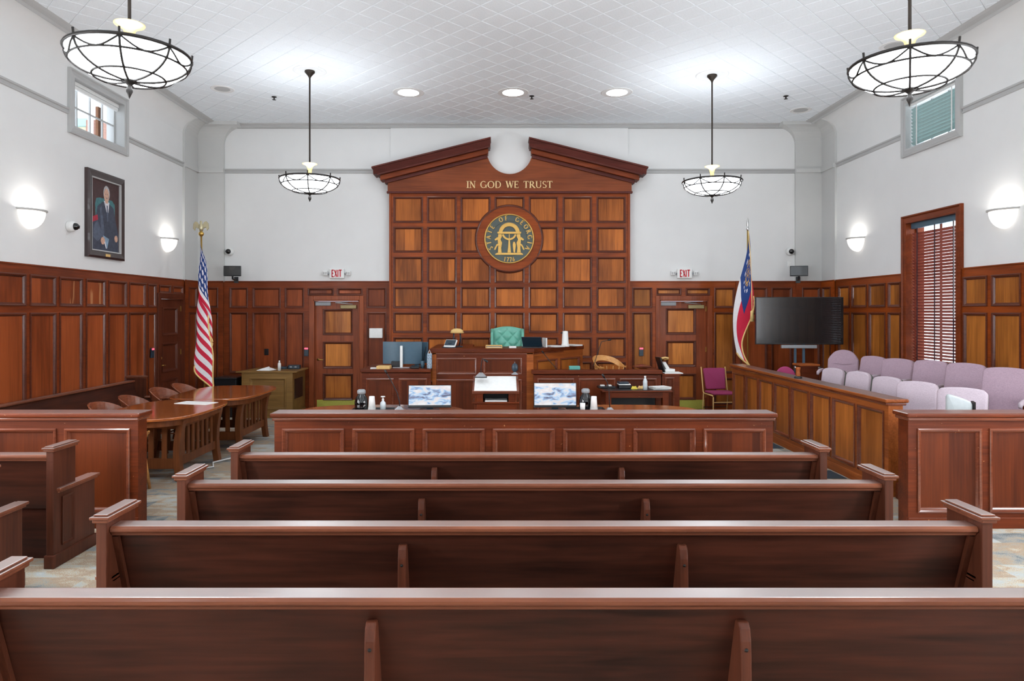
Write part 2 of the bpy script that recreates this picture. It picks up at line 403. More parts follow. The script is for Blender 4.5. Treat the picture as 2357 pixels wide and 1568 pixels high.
# ---- panelling: a face frame with openings; each opening holds a sunk panel inside a raised moulding.
# local x runs along the wall, -y points into the room, z is up
def frame_with_holes(u0, u1, z0, z1, holes, t, y0=0.0, ends=True):
    m = MB(); us = sorted({u0, u1, *[h[0] for h in holes], *[h[1] for h in holes]}); zs = sorted({z0, z1, *[h[2] for h in holes], *[h[3] for h in holes]})
    for i in range(len(us) - 1):
        for j in range(len(zs) - 1):
            cu, cz = (us[i] + us[i + 1]) / 2, (zs[j] + zs[j + 1]) / 2
            if any(h[0] < cu < h[1] and h[2] < cz < h[3] for h in holes): continue
            m.quad((us[i], y0 - t, zs[j]), (us[i + 1], y0 - t, zs[j]), (us[i + 1], y0 - t, zs[j + 1]), (us[i], y0 - t, zs[j + 1]))
    for a, b_, c, d in holes:
        m.quad((a, y0 - t, c), (a, y0 - t, d), (a, y0, d), (a, y0, c)); m.quad((b_, y0 - t, d), (b_, y0 - t, c), (b_, y0, c), (b_, y0, d))
        m.quad((b_, y0 - t, c), (a, y0 - t, c), (a, y0, c), (b_, y0, c)); m.quad((a, y0 - t, d), (b_, y0 - t, d), (b_, y0, d), (a, y0, d))
    m.quad((u0, y0, z1), (u0, y0 - t, z1), (u1, y0 - t, z1), (u1, y0, z1))
    if ends:
        m.quad((u0, y0, z0), (u0, y0 - t, z0), (u0, y0 - t, z1), (u0, y0, z1)); m.quad((u1, y0 - t, z0), (u1, y0, z0), (u1, y0, z1), (u1, y0 - t, z1))
    return m
_pc = {}
def panel_part(parent, a, b_, c, d, t, field, mould, y0=0.0, poly=None, wdt=0.030, proud=0.014):
    """one sunk panel (its own object) with its moulding as sub-part; alike panels share mesh data"""
    wd, hg = round(b_ - a, 3), round(d - c, 3)
    key = (wd, hg, t, field, mould, wdt, proud)
    if poly is None and key in _pc: fm, mm = _pc[key]
    else:
        pl = rect(-wd / 2, wd / 2, 0, hg) if poly is None else [(x - (a + b_) / 2, z - c) for x, z in poly]
        fm = MB(); fm.quad(*[(x, -t * 0.25, z) for x, z in pl]); fm = fm.mesh('panel', field)
        pr = [(0.014, -t), (0.014, -t - proud * 0.8), (0.004, -t - proud), (-wdt * 0.35, -t - proud * 0.75), (-wdt * 0.5, -t + 0.001), (-wdt * 0.8, -t * 0.6), (-wdt, -t * 0.25)]
        mm = MB().ring(pl, pr).mesh('moulding', mould)
        if poly is None: _pc[key] = (fm, mm)
    p = part('panel', fm, parent, ((a + b_) / 2, y0, c))
    part('moulding', mm, p)
    return p
def panelling(parent, u0, u1, z0, z1, holes, t=0.022, frame='wood_frame', field='wood_field', mould='wood_mould', y0=0.0, ends=True, skip=(), name='panel_frame', cut=()):
    fr = frame_with_holes(u0, u1, z0, z1, list(holes) + list(cut), t, y0, ends).build(name, frame, parent)
    for i, (a, b_, c, d) in enumerate(holes):
        if i in skip: continue
        panel_part(parent, a, b_, c, d, t, field, mould, y0)
    return fr
# ================================================================== the room
XL, XR, YB, YR = -5.93, 6.38, 13.43, -3.6
ZC, ZW, ZR = 5.63, 2.525, 4.71           # ceiling, top of the panelling, picture rail
WT = 0.25
fl = mb().box(XL - .3, XR + .3, YR - .3, YB + .3, -0.1, 0).build('floor', 'carpet'); tag(fl, kind='structure')
cl = mb().box(XL - .3, XR + .3, YR - .3, YB + .3, ZC, ZC + 0.1).build('ceiling', 'ceiling_gap'); tag(cl, kind='structure')
# ceiling tiles laid on the diagonal
TS = 0.305
def tile_pts(sz=TS - 0.003, z=0):
    h = sz / 2; k = h - 0.006
    return [(-h, -h, 0), (h, -h, 0), (h, h, 0), (-h, h, 0), (-k, -k, -0.007), (k, -k, -0.007), (k, k, -0.007), (-k, k, -0.007)], \
           [(7, 6, 5, 4), (4, 5, 1, 0), (5, 6, 2, 1), (6, 7, 3, 2), (7, 4, 0, 3)]
tm = MB(); tm.M = Matrix.Rotation(PI / 4, 4, 'Z'); tm.add(*tile_pts()); tile_me = tm.mesh('tile', 'ceiling_tile')
cells = []
R2 = math.sqrt(0.5)
for i in range(-60, 80):
    for j in range(-60, 80):
        x, y = (i - j) * TS * R2, (i + j) * TS * R2
        if XL + 0.2 < x < XR - 0.2 and YR < y < YB: cells.append((x, y))
def seen(x, y):
    if y < 6.5: return False
    px_, py_ = CX + x / y * F, CY - (ZC - H) / y * F
    return -20 < px_ < 2377 and py_ > -15
vis = sorted([c for c in cells if seen(*c)], key=lambda c: c[1])
near = set(vis[:300])
for x, y in vis[:300]: part('tile', tile_me, cl, (x, y, ZC))
rest = MB()
for x, y in cells:
    if (x, y) in near: continue
    rest.M = Matrix.Translation((x, y, ZC)) @ Matrix.Rotation(PI / 4, 4, 'Z'); rest.add(*tile_pts())
tag(rest.build('ceiling_tiles', 'ceiling_tile', cl), kind='stuff')

def wall(name, loc, rz, u0, u1, holes):
    m = frame_with_holes(u0, u1, 0, ZC, holes, WT, WT, ends=False)
    m.box(u0, u1, WT, WT + 0.02, 0, 0.02)
    o = m.build(name, 'plaster', None, loc=loc, rz=rz); tag(o, kind='structure'); return o
WS_ = [(4.5, 5.7, .95, 3.3), (.9, 2.1, .95, 3.3)]   # tall side windows added out of view to carry fill lamps
D1 = (11.90, 12.78, 0.0, 2.19)                     # door in the left wall
W1 = (9.50, 10.77, 4.53, 5.21)                     # small window, left
wl = wall('wall_left', (XL, 0, 0), PI / 2, YR, YB, [W1, D1, *WS_])
W2 = (-10.64, -9.48, 4.47, 5.18)
W3 = (-10.63, -9.47, 0.85, 3.32)
wr = wall('wall_right', (XR, 0, 0), -PI / 2, -YB, -YR, [W2, W3, *[(-b2, -a2, c2, d2) for a2, b2, c2, d2 in WS_]])
def bX(x): return wx(x, YB)
def bZ(y): return wz(y, YB)
D2 = (bX(722), bX(828), 0.0, bZ(691)); D3 = (bX(1518), bX(1629), 0.0, bZ(691))
wb = wall('wall_back', (0, YB, 0), 0, XL, XR, [D2, D3])
WR_ = [(-4.35, -2.85, 1.1, 4.1), (-.55, .95, 1.1, 4.1), (3.25, 4.75, 1.1, 4.1)]  # made-up rear windows behind the camera, housing more fill light
rear = wall('wall_rear', (0, YR, 0), PI, -XR, -XL, [(-b2, -a2, c2, d2) for a2, b2, c2, d2 in WR_])
# plaster breast behind the pediment
mb().box(bX(900), bX(1445), -0.04, 0, 4.0, 5.56).build('wall_breast', 'plaster', wb)

# --- coves, crown mouldings and picture rails
CV0, CV1, CVD = 5.30, 5.575, 0.30
def cove_prof(off=0.0, n=8):
    return [(-(CVD) * (1 - math.cos(PI / 2 * i / n)) - off, CV0 + (CV1 - CV0) * math.sin(PI / 2 * i / n)) for i in range(n + 1)]
def strip(prof, u0, u1):
    m = MB()
    m.add([(u0, y, z) for y, z in prof] + [(u1, y, z) for y, z in prof], [(i, i + len(prof), i + 1 + len(prof), i + 1) for i in range(len(prof) - 1)]); return m
crown = [(-CVD, CV1), (-CVD - .03, CV1 - .015), (-CVD - .045, CV1 + .005), (-CVD - .05, CV1 + .015), (-.42, CV1 + .03), (-.45, CV1 + .045), (-.46, ZC - .004)]
railp = [(0, ZR - .045), (-.022, ZR - .04), (-.022, ZR - .02), (-.012, ZR - .012), (-.012, ZR + .01), (-.03, ZR + .018), (-.034, ZR + .04), (0, ZR + .045)]
for wobj, a, b_, cuts in ((wl, YR, YB, [(9.39, 10.88)]), (wr, -YB, -YR, [(-10.76, -9.36)])):
    strip(cove_prof(), a, b_).build('cove', 'plaster', wobj, smooth=True)
    strip(crown, a, b_).build('crown_moulding', 'plaster_trim', wobj)
    ends = [a] + [v for c in cuts for v in c] + [b_]
    for k in range(0, len(ends), 2): strip(railp, ends[k], ends[k + 1]).build('picture_rail', 'plaster_trim', wobj)
crb = [(0, 5.545), (-.06, 5.548), (-.065, 5.562), (-.08, 5.568), (-.085, 5.59), (-.12, 5.60), (-.14, ZC - .002)]
strip(crb, XL, XR).build('crown_moulding', 'plaster_trim', wb)
for a, b_ in ((XL, bX(896)), (bX(1450), XR)): strip(railp, a, b_).build('picture_rail', 'plaster_trim', wb)

# --- corner pilasters: two thin leaves in each far corner whose tops cove out under the crown
def corner(name, side):
    root = thing(name, kind='structure')
    X0 = XL if side < 0 else XR; s = -side                       # s: direction into the room
    q = 0.04; pr = [(-q, ZW), (-q, CV0)] + cove_prof(q)[1:]
    Y0 = 12.82 if side < 0 else 12.86
    m = MB()
    n = len(pr)
    pts = [(X0 - s * y, Y0, z) for y, z in pr] + [(X0 - s * y, YB, z) for y, z in pr] + [(X0 - s * (y + q), Y0, z) for y, z in pr]
    fs = []
    for i in range(n - 1):
        fs.append((i, i + 1, n + i + 1, n + i)); fs.append((2 * n + i, 2 * n + i + 1, i + 1, i))
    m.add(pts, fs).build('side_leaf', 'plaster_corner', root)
    wdt = 0.55; qb = 0.05; m = MB(); pb = []
    for i in range(9):
        a = PI / 2 * i / 8
        pb.append((wdt + 0.34 * (1 - math.cos(a)), qb + 0.22 * (1 - math.cos(a)), 5.22 + 0.34 * math.sin(a)))
    pb = [(wdt, qb, ZW)] + pb; n = len(pb)
    pts = [(X0, YB - d, z) for w_, d, z in pb] + [(X0 + s * w_, YB - d, z) for w_, d, z in pb] + [(X0 + s * w_, YB, z) for w_, d, z in pb]
    fs = []
    for i in range(n - 1):
        fs.append((i, n + i, n + i + 1, i + 1)); fs.append((n + i, 2 * n + i, 2 * n + i + 1, n + i + 1))
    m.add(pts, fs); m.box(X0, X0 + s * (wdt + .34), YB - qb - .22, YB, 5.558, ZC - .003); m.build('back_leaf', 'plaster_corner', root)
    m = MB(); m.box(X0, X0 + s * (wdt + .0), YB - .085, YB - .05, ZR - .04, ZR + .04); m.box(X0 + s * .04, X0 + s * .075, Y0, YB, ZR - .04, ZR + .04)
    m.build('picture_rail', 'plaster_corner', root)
    return root
corner('trim_1', -1); corner('trim_2', 1)

# --- panelling on the left wall (local x = Y of the room)
def side_cols(edges): return edges
P_UP, P_LO = (2.03, 2.405), (0.24, 1.92)
cols = [(8.616, 9.106), (9.196, 9.684), (9.786, 10.254), (10.351, 10.845), (10.934, 11.425), (11.516, 11.777)]
y = 8.52
while y > 6.2: cols.insert(0, (y - .49, y)); y -= .585
hol = [(a, b_, *P_UP) for a, b_ in cols] + [(a, b_, *P_LO) for a, b_ in cols] + [(11.90, 12.30, 2.28, 2.40), (12.40, 12.78, 2.28, 2.40)]
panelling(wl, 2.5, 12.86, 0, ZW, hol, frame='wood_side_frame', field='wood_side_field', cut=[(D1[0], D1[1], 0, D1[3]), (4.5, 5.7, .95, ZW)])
for ch in wl.children:
    if ch.name.startswith('panel') and ch.location.z > 2 and 9.2 < ch.location.x < 10.9:
        ch.data = ch.data.copy(); ch.data.materials[0] = MATS['wood_stained']
mb().box(2.5, 12.86, -.034, 0, ZW, ZW + .022).build('cap_rail', 'wood_side_frame', wl, bevel=.006)
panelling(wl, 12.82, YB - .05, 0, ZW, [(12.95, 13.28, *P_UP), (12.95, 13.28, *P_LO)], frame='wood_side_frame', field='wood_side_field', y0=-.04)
mb().box(12.82, YB, -.074, 0, ZW, ZW + .022).build('cap_rail', 'wood_side_frame', wl, bevel=.006)
# right wall (local x = -Y)
cols = [(12.75, 12.37), (12.27, 11.79), (11.70, 11.22), (11.12, 10.80), (9.32, 8.885), (8.78, 8.31)]
y = 8.215
while y > 6.2: cols.append((y, y - .49)); y -= .585
hol = [(-a, -b_, *P_UP) for a, b_ in cols] + [(-a, -b_, *P_LO) for a, b_ in cols]
panelling(wr, -12.9, -2.5, 0, ZW, hol, frame='wood_frame', field='wood_right_field', cut=[(-10.63, -9.47, .85, ZW), (-5.7, -4.5, .95, ZW)])
mb().box(-12.9, -10.74, -.034, 0, ZW, ZW + .022).build('cap_rail', 'wood_frame', wr, bevel=.006)
mb().box(-9.36, -2.5, -.034, 0, ZW, ZW + .022).build('cap_rail', 'wood_frame', wr, bevel=.006)
panelling(wr, -YB + .05, -12.86, 0, ZW, [(-13.30, -12.99, *P_UP), (-13.30, -12.99, *P_LO)], frame='wood_frame', field='wood_right_field', y0=-.04)
mb().box(-YB, -12.86, -.074, 0, ZW, ZW + .022).build('cap_rail', 'wood_frame', wr, bevel=.006)
# back wall
def bh(xs, z): return [(bX(a), bX(b_), *z) for a, b_ in xs]
LOB = (0.75, 1.92); BAS = (0.14, 0.63)
xs = [(531, 570), (584, 645), (658, 699), (846, 888)]
over = [(711, 767), (778, 833)]
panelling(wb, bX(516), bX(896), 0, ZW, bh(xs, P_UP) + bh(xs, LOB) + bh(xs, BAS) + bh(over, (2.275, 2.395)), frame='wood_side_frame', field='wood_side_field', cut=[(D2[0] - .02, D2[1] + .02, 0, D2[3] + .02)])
mb().box(bX(516), bX(896), -.034, 0, ZW, ZW + .022).build('cap_rail', 'wood_side_frame', wb, bevel=.006)
xs = [(472, 504)]
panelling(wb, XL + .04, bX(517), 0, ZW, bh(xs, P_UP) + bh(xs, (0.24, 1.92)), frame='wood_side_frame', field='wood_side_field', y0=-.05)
mb().box(XL + .04, bX(517), -.084, 0, ZW, ZW + .022).build('cap_rail', 'wood_side_frame', wb, bevel=.006)
xs = [(1456.6, 1499), (1645, 1689)]; over = [(1512, 1566), (1579, 1631.5)]
panelling(wb, bX(1449), bX(1694), 0, ZW, bh(xs, P_UP) + bh(xs, LOB) + bh(xs, BAS) + bh(over, (2.275, 2.395)), frame='wood_frame', field='wood_right_field', cut=[(D3[0] - .02, D3[1] + .02, 0, D3[3] + .02)])
mb().box(bX(1449), bX(1694), -.034, 0, ZW, ZW + .022).build('cap_rail', 'wood_frame', wb, bevel=.006)
xs = [(1703, 1762), (1775, 1819)]
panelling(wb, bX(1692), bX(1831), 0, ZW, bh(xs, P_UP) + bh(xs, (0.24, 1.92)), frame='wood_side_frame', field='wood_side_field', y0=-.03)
mb().box(bX(1692), bX(1831), -.064, 0, ZW, ZW + .022).build('cap_rail', 'wood_side_frame', wb, bevel=.006)
xs = [(1844, 1882)]
panelling(wb, bX(1830), XR - .04, 0, ZW, bh(xs, P_UP) + bh(xs, (0.24, 1.92)), frame='wood_side_frame', field='wood_side_field', y0=-.05)
mb().box(bX(1830), XR - .04, -.084, 0, ZW, ZW + .022).build('cap_rail', 'wood_side_frame', wb, bevel=.006)

# --- doors
def door(name, loc, rz, D, inset, fieldm, framem, panels, hinge_right, plate, closer):
    r = thing(name, loc=loc, rz=rz, kind='structure')
    a, b_, _, zt = D
    # casing and jambs
    cs = MB(); cw = 0.085
    cs.box(a - cw, a, -.045, 0, 0, zt + cw); cs.box(b_, b_ + cw, -.045, 0, 0, zt + cw); cs.box(a, b_, -.045, 0, zt, zt + cw)
    cs.build('casing', framem, r, bevel=.008)
    jb = MB(); jb.box(a - .001, a + .018, -.045, WT, 0, zt); jb.box(b_ - .018, b_ + .001, -.045, WT, 0, zt); jb.box(a, b_, -.045, WT, zt - .018, zt)
    jb.build('jamb', framem, r)
    a2, b2, z2 = a + .02, b_ - .02, zt - .022
    lf = frame_with_holes(a2, b2, 0.01, z2, panels, .022, inset).build('leaf', framem, r)
    mb().box(a2, b2, inset, inset + .03, .01, z2).build('leaf_core', framem, r)
    for p in panels: panel_part(r, *p, .022, fieldm, 'wood_mould', inset, wdt=.036, proud=.012)
    f = inset - .022
    hx = a2 + .055 if hinge_right else b2 - .055; sg = 1 if hinge_right else -1
    h = MB(); h.lathe([(.026, 0), (.026, .008), (.012, .012), (.012, .045)], 14); 
    for i, v in enumerate(h.v): h.v[i] = (hx + v[0], f - v[2], 1.0 + v[1])
    h.tube([(hx, f - .045, 1.0), (hx + sg * .05, f - .05, 1.0), (hx + sg * .11, f - .045, .995)], .010, 8)
    h.build('handle', 'brass', r, smooth=True)
    if name == 'door_1':
        k = MB(); k.tube([(hx, f, 1.13), (hx, f - .03, 1.13)], .022, 12); k.build('lock_cylinder', 'brass', r)
    for z in (.3, 1.2, 2.0):
        hg = b2 if hinge_right else a2
        mb().box(hg - .012, hg + .012, f - .012, f + .002, z - .05, z + .05).build('hinge', 'brass', r)
    if plate: mb().box(a2 + .03, b2 - .03, f - .004, f, .02, .205).build('kick_plate', 'brass_plate', r, bevel=.002)
    if closer:
        m = MB(); m.box(b2 - .36, b2 - .05, f - .055, f, z2 - .145, z2 - .075); m.build('closer', 'closer_tan', r, bevel=.008)
        m = MB(); m.tube([(b2 - .12, f - .05, z2 - .06), (b2 - .45, f - .10, z2 - .03), (b2 - .20, f - .06, z2 - .015)], .009, 6); m.build('closer_arm', 'steel', r)
        mb().box(a2 + .01, a2 + .31, f - .04, f, z2 - .085, z2 - .015).build('door_magnet', 'grey_plastic', r, bevel=.004)
    return r
z_ = lambda y: wz(y, YB + .05); x_ = lambda x: wx(x, YB + .05)
door('door_2', (0, YB, 0), 0, D2, .07, 'wood_door', 'wood_door_frame', [(x_(745), x_(811), z_(770), z_(713)), (x_(745), x_(811), z_(847), z_(788)), (x_(745), x_(811), z_(920), z_(862))], True, True, True)
door('door_3', (0, YB, 0), 0, D3, .07, 'wood_door', 'wood_door_frame', [(x_(1534), x_(1600), z_(769), z_(711)), (x_(1534), x_(1600), z_(843), z_(786)), (x_(1534), x_(1600), z_(919), z_(862))], True, True, True)
door('door_1', (XL, 0, 0), PI / 2, D1, .03, 'wood_door_dark', 'wood_door_dark', [(12.06, 12.62, 1.53, 2.01), (12.06, 12.62, .88, 1.37), (12.06, 12.62, .2, .72)], True, False, False)

# --- windows
def window(name, wobj, loc, rz, W, cw, mat, deep, sash, grid):
    r = thing(name, loc=loc, rz=rz, kind='structure'); a, b_, c, d = W
    m = MB().ring(rect(a, b_, c, d), [(-.004, deep), (-.004, -.035), (.02, -.04), (cw - .035, -.03), (cw - .02, -.05), (cw, -.045), (cw, 0)])
    m.build('casing', mat, r)
    g = .14
    s = MB(); s.ring(rect(a, b_, c, d), [(0, g), (0, g - .02), (-sash, g - .02), (-sash, g + .02), (0, g + .02)]).build('sash', mat, r)
    nx, nz = grid
    for i in range(1, nx):
        x = a + (b_ - a) * i / nx; mb().box(x - .012, x + .012, g - .012, g + .012, c + sash, d - sash).build('muntin', mat, r)
    for j in range(1, nz):
        z = c + (d - c) * j / nz; mb().box(a + sash, b_ - sash, g - .011, g + .011, z - .012, z + .012).build('muntin', mat, r)
    for i in range(nx):
        for j in range(nz):
            x0, x1 = a + (b_ - a) * i / nx, a + (b_ - a) * (i + 1) / nx; z0, z1 = c + (d - c) * j / nz, c + (d - c) * (j + 1) / nz
            mb().quad((x0, g, z0), (x1, g, z0), (x1, g, z1), (x0, g, z1)).build('pane', 'window_glass', r)
    return r
window('window_1', wl, (XL, 0, 0), PI / 2, W1, .11, 'plaster_trim', WT, .03, (4, 2))
window('window_2', wr, (XR, 0, 0), -PI / 2, W2, .11, 'plaster_trim', WT, .03, (3, 2))
window('window_3', wr, (XR, 0, 0), -PI / 2, W3, .115, 'wood_side_frame', WT, .04, (2, 3))
n_ = 4  # from here on the added, unseen windows around the fill lamps
for W in WS_:
    window('window_%d' % n_, wl, (XL, 0, 0), PI / 2, W, .115, 'wood_side_frame', WT, .04, (2, 3)); window('window_%d' % (n_ + 1), wr, (XR, 0, 0), -PI / 2, (-W[1], -W[0], W[2], W[3]), .115, 'wood_side_frame', WT, .04, (2, 3)); n_ += 2
for W in WR_:
    window('window_%d' % n_, rear, (0, YR, 0), PI, (-W[1], -W[0], W[2], W[3]), .115, 'plaster_trim', WT, .04, (2, 4)); n_ += 1
# rolled up blind of the left window
bl = thing('window_blind', 'white blind rolled up under the head of the open left window', 'blind', (XL, 0, 0), PI / 2)
mb().box(W1[0] + .01, W1[1] - .01, .05, .11, W1[3] - .055, W1[3] - .004).build('headrail', 'white_plastic', bl, bevel=.005)
mb().box(W1[0] + .02, W1[1] - .02, .055, .10, W1[3] - .115, W1[3] - .06).build('rolled_slats', 'white_plastic', bl, bevel=.012)
def blind(label, W, loc, rz, matn, pitch, depth, tilt, head, g, gapz):
    r = thing('window_blind', label, 'blind', loc, rz); a, b_, c, d = W
    mb().box(a + .01, b_ - .01, g - .03, g + .03, d - head, d - .004).build('headrail', 'blue_grey' if matn == 'blind_wood' else 'white_plastic', r, bevel=.005)
    me = MB(); L_ = (b_ - a) / 2 - .015; dx, dz = depth / 2 * math.cos(tilt), depth / 2 * math.sin(tilt)
    me.add([(-L_, -dx, -dz), (L_, -dx, -dz), (L_, dx, dz), (-L_, dx, dz), (-L_, -dx, -dz + .003), (L_, -dx, -dz + .003), (L_, dx, dz + .003), (-L_, dx, dz + .003)],
           [(0, 3, 2, 1), (4, 5, 6, 7), (0, 1, 5, 4), (1, 2, 6, 5), (2, 3, 7, 6), (3, 0, 4, 7)])
    me = me.mesh('slat', matn)
    z = d - head - gapz
    while z > c + .05:
        part('slat', me, r, ((a + b_) / 2, g, z)); z -= pitch
    mb().box(a + .012, b_ - .012, g - .025, g + .025, c + .006, c + .03).build('bottom_rail', matn, r)
    for t in ((.14, .50, .86) if matn == 'blind_wood' else (.15, .85)):
        x = a + (b_ - a) * t
        mb().box(x - .012, x + .012, g - depth / 2 - .004, g - depth / 2 - .001, c + .02, d - head).build('ladder_tape', 'tape' if matn == 'blind_wood' else 'white_plastic', r)
    if matn == 'blind_wood':
        x = b_ - .1
        mb().tube([(x, g - .06, d - head), (x, g - .06, c + 1.0)], .004, 6).build('cord', 'white_plastic', r)
    return r
blind('pale slatted blind drawn in the small upper window on the right', W2, (XR, 0, 0), -PI / 2, 'blind_aqua', .052, .05, math.radians(-50), .05, .06, .06)
blind('reddish brown wooden blind in the tall window behind the jury seats', W3, (XR, 0, 0), -PI / 2, 'blind_wood', .046, .05, math.radians(-44), .09, .07, .09)

# --- outside: a neighbouring building seen through the left window
nb = thing('neighbour_building', 'pale masonry building with brick corner outside the left window', 'building', (-13, 19, 0))
mb().box(-4, 1.6, 0, 1, -1, 7.09).build('stone_wall', 'stone_tan', nb)
mb().box(-4.1, 1.65, -.1, 1.1, 7.09, 7.30).build('roof', 'roof_teal', nb)
mb().box(1.7, 2.02, -.3, .5, -1, 7.2).build('brick_pier', 'brick', nb)
mb().tube([(1.92, -.45, -1), (1.92, -.45, 12)], .07, 8).build('drainpipe', 'white_plastic', nb)
sh = mb().box(0, .26, .02, .06, W1[2] + .03, W1[3] - .13).build('casement_stop', 'shutter', bpy.data.objects['window_1'])
sh.location = (10.42, .16, 0); sh.scale = (.38, 1, 1)
# ================================================================== light fittings and things on walls and ceiling
def make_pendant(loc, label, rz=0.2):
    r = thing('pendant_light', label, 'pendant light', loc, rz, 'bowl pendant lights hung from the ceiling')
    mb().lathe([(0.0, -.001), (.25, -.001), (.25, -.012), (.235, -.022), (.20, -.020), (.19, -.012), (.13, -.010), (0, -.010)], 32).build('medallion', 'plaster', r, smooth=True)
    mb().lathe([(.075, -.01), (.078, -.03), (.06, -.05), (.03, -.085), (.016, -.11), (.012, -.13)], 20).build('canopy', 'bronze', r, smooth=True)
    mb().tube([(0, 0, -.1), (0, 0, -1.44)], .013, 8).build('rod', 'bronze', r)
    mb().lathe([(.114, -1.425), (.11, -1.433), (.075, -1.445), (.045, -1.475), (.032, -1.52), (.028, -1.575), (.02, -1.62), (.02, -1.66)], 24).build('horn', 'horn_glass', r, smooth=True)
    R, D, zr = .44, .205, -1.665
    def cap(t): a = t * PI / 2; return R * math.cos(a) ** 0.82, zr - D * math.sin(a) ** 1.0
    prof = [cap(i / 6) for i in range(7)]; prof[-1] = (0.001, zr - D)
    mb().lathe(prof, 24).build('bowl', 'bowl_glass', r, smooth=True)
    mb().lathe([(R * .985, zr - .004), (.02, zr - .004)], 24).build('pan', 'pan', r)
    k = 1.012; cg = MB()
    cg.tube([(R * k * math.cos(2 * PI * i / 40), R * k * math.sin(2 * PI * i / 40), zr) for i in range(40)], 0.014, 6, closed=True)
    cg.build('rim', 'dark_iron', r, smooth=True)
    nr = 8
    rib = MB().tube([((cap(i / 10)[0] + .006), 0, cap(i / 10)[1] - .004) for i in range(10)] + [(.03, 0, zr - D - .006)], .0095, 5).tube([(R + .006, 0, zr - .005), (R + .012, 0, zr + .05)], .009, 5).mesh('rib', 'dark_iron', True)
    for i in range(nr): part('rib', rib, r, (0, 0, 0), 2 * PI * i / nr)
    for t in (.26, .66):
        rr, zz = cap(t)
        mb().tube([((rr + .006) * math.cos(2 * PI * i / 36), (rr + .006) * math.sin(2 * PI * i / 36), zz - .004) for i in range(36)], .0085, 5, closed=True).build('hoop', 'dark_iron', r, smooth=True)
    pts = []
    for i in range(9):
        f = i / 8; a = 2 * PI / nr * f; t = .02 + .24 * math.sin(PI * f)
        rr, zz = cap(t); pts.append(((rr + .006) * math.cos(a), (rr + .006) * math.sin(a), zz - .003))
    sw = MB().tube(pts, .0075, 5).mesh('swag', 'dark_iron', True)
    for i in range(nr): part('swag', sw, r, (0, 0, 0), 2 * PI * i / nr)
    zb = zr - D
    mb().lathe([(.001, zb + .01), (.055, zb + .006), (.055, zb - .008), (.03, zb - .022), (.012, zb - .04), (.022, zb - .06), (.024, zb - .085), (.013, zb - .11), (.001, zb - .14)], 16).build('finial', 'dark_iron', r, smooth=True)
    return r
P1 = make_pendant((wx(713, 10.42), 10.42, ZC), 'bowl pendant hanging left of the pediment, above the left exit sign')
dup(P1, (wx(1639, 10.60), 10.60, ZC), .1, 'bowl pendant hanging right of the pediment, above the right exit sign')
dup(P1, (wx(298, 5.36), 5.36, ZC), .35, 'large bowl pendant at the upper left corner, over the small left window')
dup(P1, (wx(2094, 5.56), 5.56, ZC), .25, 'large bowl pendant at the upper right corner, over the small right window')
dup(P1, (-2.9, .3, ZC), .35, 'bowl pendant over the rearmost benches on the left')  # two extra pendants, unseen, added to light the room
dup(P1, (3.36, .3, ZC), .25, 'bowl pendant over the rearmost benches on the right')

def make_sconce(loc, rz, label):
    r = thing('wall_sconce', label, 'wall lamp', loc, rz, 'half bowl wall sconces')
    m = MB(); n = 18; prof = [(math.cos(t * PI / 2 / 8), -math.sin(t * PI / 2 / 8)) for t in range(9)]
    pts = []; fs = []
    for j, (rr, zz) in enumerate(prof):
        for i in range(n + 1):
            a = PI + PI * i / n
            pts.append((.205 * rr * math.cos(a), .17 * rr * math.sin(a), .23 * zz))
    for j in range(8):
        for i in range(n): fs.append((j * (n + 1) + i, j * (n + 1) + i + 1, (j + 1) * (n + 1) + i + 1, (j + 1) * (n + 1) + i))
    m.add(pts, fs).build('shade', 'sconce_glass', r, smooth=True)
    rim = [(.235 * math.cos(PI + PI * i / n), .19 * math.sin(PI + PI * i / n)) for i in range(n + 1)]
    m = MB()
    for i in range(n):
        (x0, y0), (x1, y1) = rim[i], rim[i + 1]
        k = .84
        m.add([(x0, y0, .0), (x1, y1, .0), (x1 * k, y1 * k, -.012), (x0 * k, y0 * k, -.012), (x0, y0, .016), (x1, y1, .016), (x1 * k, y1 * k, .01), (x0 * k, y0 * k, .01)],
              [(0, 1, 5, 4), (0, 3, 2, 1), (4, 5, 6, 7), (3, 7, 6, 2)])
    m.build('rim', 'plaster_trim', r, smooth=False)
    ld = bpy.data.lights.new('sconce_bulb', 'POINT'); ld.energy = 3.2; ld.shadow_soft_size = .05; ld.color = (1, .96, .9)
    lo = bpy.data.objects.new('bulb', ld); COL.objects.link(lo); lo.parent = r; lo.location = (0, -.09, -.03)
    return r
S1 = make_sconce((XL, 8.62, 3.22), PI / 2, 'half bowl sconce at the far left edge, left of the portrait')
dup(S1, (XL, 12.2, 3.24), PI / 2, 'half bowl sconce between the portrait and the striped flag')
dup(S1, (XR, 12.1, 3.24), -PI / 2, 'half bowl sconce between the television corner and the tall window')
dup(S1, (XR, 8.58, 3.22), -PI / 2, 'half bowl sconce at the far right edge, right of the tall window')

def make_can(loc, label):
    r = thing('recessed_light', label, 'ceiling light', loc, 0, 'recessed ceiling lights in a row')
    mb().lathe([(.26, -.0), (.265, -.010), (.25, -.014), (.235, -.008), (.22, -.014), (.20, -.010), (.19, -.016), (.175, -.012)], 36).build('trim_ring', 'plaster', r, smooth=True)
    mb().lathe([(.175, -.012), (.12, -.02), (.001, -.022)], 30).build('lens', 'can_lens', r, smooth=True)
    return r
yc = 11.45
C1 = make_can((wx(940, yc), yc, ZC), 'recessed ceiling light, leftmost of the row of three above the pediment')
dup(C1, (wx(1181, yc), yc, ZC), 0, 'recessed ceiling light, middle of the row of three above the pediment')
dup(C1, (wx(1420, yc), yc, ZC), 0, 'recessed ceiling light, rightmost of the row of three above the pediment')

